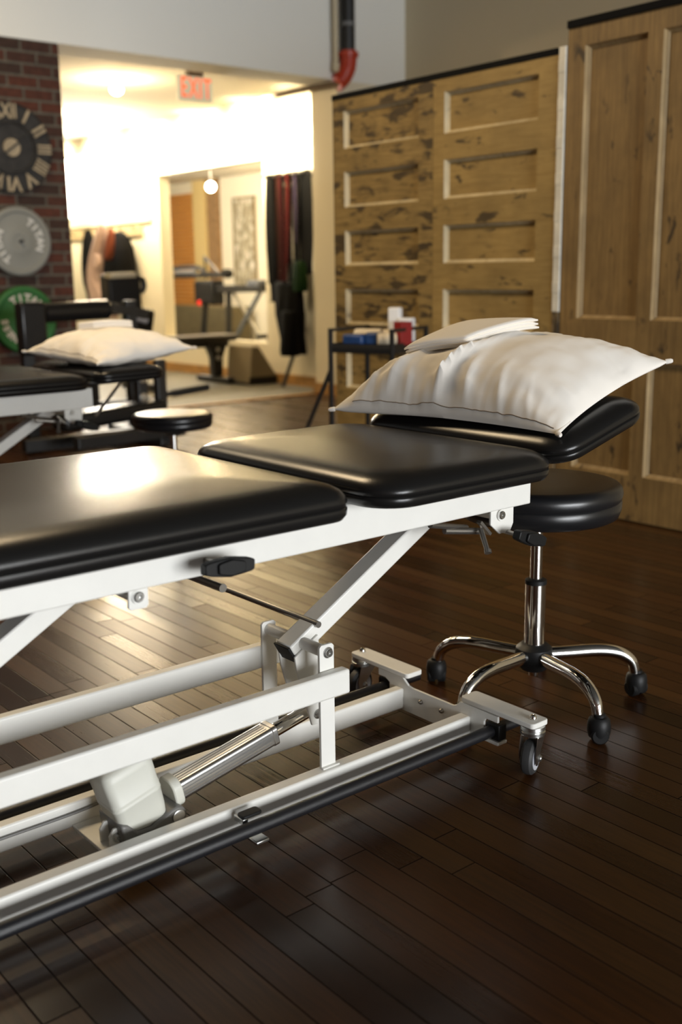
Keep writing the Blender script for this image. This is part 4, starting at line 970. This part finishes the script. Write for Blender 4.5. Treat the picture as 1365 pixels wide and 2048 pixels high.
bm = bm_new(); rod(bm, (3.46, 6.0, 0.30), (3.82, 6.0, 0.325), 0.018, 14); rod(bm, (3.55, 6.0, 0.305), (3.82, 6.0, 0.325), 0.024, 14); obj('side_handle', bm, BLACKMET, T)
bm = bm_new(); rod(bm, (2.70, 6.35, 0.83), (3.26, 6.35, 0.845), 0.022, 14); obj('roller_axle', bm, BLACKMET, T)
bm = bm_new(); lathe(bm, [(0.0, 0.0), (0.052, 0.0), (0.062, 0.01), (0.062, 0.44), (0.052, 0.45), (0.0, 0.45)], (2.86, 6.352, 0.832), (1, 0, 0.02), 28); obj('roller_pad', bm, VINYL, T)
bm = bm_new(); obox(bm, (2.77, 6.33, 0.74), (1, 0, 0), (0, 1, 0), (0, 0, 1), 0.085, 0.05, 0.16); obj('side_pad', bm, VINYL, T, bevel=0.02, bseg=3)
bb('frame_post', (2.76, 6.40, 0.05), (2.76, 6.40, 0.62), 0.035); bb('frame_post', (3.50, 6.42, 0.05), (3.50, 6.42, 0.86), 0.035)
bb('top_beam', (3.26, 6.40, 0.87), (3.60, 6.42, 0.80), 0.03)
T = thing('exercise_machine', (4.1, 7.7, 0), 'bulky black exercise machine behind the roller, before the pink scarf', 'exercise machine')
bb('upright', (4.22, 7.75, 0.05), (4.22, 7.75, 0.95), 0.045); bb('upright', (3.86, 7.75, 0.05), (3.86, 7.75, 0.66), 0.04)
bm = bm_new(); obox(bm, (4.13, 7.70, 0.91), (1, 0, 0.03), (0, 1, 0), (-0.03, 0, 1), 0.14, 0.08, 0.155); obj('weight_housing', bm, BLACKPL, T, bevel=0.02)
bm = bm_new(); obox(bm, (4.10, 7.63, 1.055), (1, 0, 0.03), (0, 1, 0), (-0.03, 0, 1), 0.115, 0.05, 0.022); obj('pale_cover', bm, plain('pale_cover', (0.5, 0.44, 0.30), 0.6), T, bevel=0.01)
bm = bm_new(); obox(bm, (4.30, 7.70, 0.70), (1, 0, -0.2), (0, 1, 0), (0.2, 0, 1), 0.09, 0.06, 0.10); obj('knee_pad', bm, VINYL, T, bevel=0.03, bseg=3)
bm = bm_new(); path(bm, smoothpts([(4.25, 7.65, 1.03), (4.30, 7.65, 1.02), (4.31, 7.65, 0.96), (4.28, 7.65, 0.92)], 5), 0.022, 12); obj('grip_bar', bm, BLACKMET, T)
bm = bm_new(); rod(bm, (4.17, 7.6, 0.735), (4.29, 7.6, 0.70), 0.025, 12); obj('pale_grip', bm, HUBPL, T)
bb('base_beam', (3.75, 7.7, 0.045), (4.4, 7.7, 0.045), 0.04)
# ================================================================== side room: rowing trainer, poster, pads
T = thing('rowing_trainer', (7.5, 11.6, 0), 'black rowing trainer with a red light, seen through the low opening', 'exercise machine')
X = 7.5
bb('main_rail', (X, 11.80, 0.865), (X, 10.50, 0.885), 0.045)
bm = bm_new(); obox(bm, (X, 11.66, 0.83), (1, 0, 0), (0, 1, 0), (0, 0, 1), 0.10, 0.21, 0.15); hs = obj('flywheel_housing', bm, BLACKPL, T, bevel=0.03, bseg=3)
bm = bm_new(); lathe(bm, [(0, 0), (0.035, 0.0), (0.03, 0.012), (0, 0.016)], (X-0.10, 11.74, 0.70), (-1, 0, 0), 16); obj('red_light', bm, emit('red_led', (0.75, 0.02, 0.01), 0.4), T, hs)
bm = bm_new(); path(bm, smoothpts([(X, 12.95, 1.0), (X, 12.75, 1.03), (X, 12.5, 1.13), (X, 12.2, 1.15), (X, 11.85, 1.13), (X, 11.75, 1.04), (X, 12.1, 1.04), (X, 12.5, 1.035), (X, 12.75, 1.02)], 5), 0.028, 10); obj('handle_loop', bm, BLACKMET, T)
bm = bm_new(); rod(bm, (X, 12.45, 1.09), (X, 11.95, 1.09), 0.025, 12); obj('display_panel', bm, GREYPL, T)
bb('top_arm', (X, 11.8, 1.05), (X, 11.30, 1.045), 0.035)
bm = bm_new(); lathe(bm, [(0, -0.06), (0.05, -0.06), (0.06, 0), (0.05, 0.06), (0, 0.06)], (X, 11.24, 1.06), (1, 0, 0), 20); obj('end_knob', bm, BLACKPL, T)
bb('mast', (X, 11.72, 1.0), (X, 11.74, 1.27), 0.012); bm = bm_new(); path(bm, [(X, 11.74, 1.27), (X, 11.5, 1.12), (X, 11.42, 1.06)], 0.018, 8); obj('display_arm', bm, BLACKMET, T)
bm = bm_new(); obox(bm, (X, 10.62, 0.93), (1, 0, 0), (0, 1, 0), (0, 0, 1), 0.07, 0.12, 0.05); obj('rail_end_block', bm, plain('slate_plastic', (0.05, 0.055, 0.065), 0.5), T, bevel=0.02)
bb('crossed_leg', (X, 10.52, 0.87), (X, 11.35, 0.02), 0.022, plain('blue_grey_steel', (0.08, 0.09, 0.10), 0.4)); bb('crossed_leg', (X+0.05, 11.18, 0.84), (X+0.05, 10.42, 0.05), 0.018, ZINC)
bb('rear_leg', (X, 11.22, 0.84), (X, 11.26, 0.02), 0.03); bb('rear_leg', (X, 11.75, 0.70), (X, 11.9, 0.02), 0.03)
bb('foot_bar', (X-0.15, 10.40, 0.33), (X+0.15, 10.40, 0.33), 0.025); bb('foot_post', (X, 10.40, 0.33), (X, 10.40, 0.02), 0.02)
bm = bm_new(); box(bm, 8.55, 8.90, 12.75, 15.5, 0.005, 0.60)
tag(obj('padded_platform', bm, plain('olive_pad', (0.115, 0.092, 0.045), 0.85, bump=0.3, bscale=200, var=0.15), bevel=0.03, bseg=3), 'olive brown padded platform at the back of the side room', 'platform')
bm = bm_new(); obox(bm, (7.15, 12.35, 0.30), (1, 0, 0), (0, 1, -0.05), (0, 0.05, 1), 0.08, 0.27, 0.28)
tag(obj('equipment_case', bm, BLACKPL, bevel=0.02), 'dark square case at the lower left of the side room opening, behind the far pillow', 'case')
POST = NT('poster_print'); v = POST.coord((1, 3.2, 2.6), (0, 0.3, 0.2)); nn = POST.noise(v, 3.2, 3, 0.6, 0.5)
n2 = POST.noise(POST.coord((1, 8, 7)), 3.0, 3)
c = POST.ramp(nn, [(0.36, (0.07, 0.06, 0.03)), (0.48, (0.28, 0.23, 0.13)), (0.58, (0.55, 0.50, 0.40)), (0.66, (0.80, 0.79, 0.74))])
c = POST.mix(0.35, c, POST.ramp(n2, [(0.35, (0.12, 0.10, 0.03)), (0.6, (0.7, 0.65, 0.5))]))
POST.set(color=c, rough=0.5)
T = thing('framed_poster', (8.99, 12.96, 0.88), 'framed poster with a busy print on the side room wall, right of the posts', 'poster')
bm = bm_new(); box(bm, 8.975, 9.0, 12.72, 13.22, 0.90, 2.10); obj('poster_sheet', bm, POST.m, T, smooth=False)
bm = bm_new()
for y0, y1, z0, z1 in ((12.70, 12.725, 0.88, 2.12), (13.215, 13.24, 0.88, 2.12), (12.70, 13.24, 0.88, 0.905), (12.70, 13.24, 2.095, 2.12)): box(bm, 8.96, 9.0, y0, y1, z0, z1)
obj('poster_frame', bm, plain('olive_frame', (0.20, 0.15, 0.07), 0.5), T)
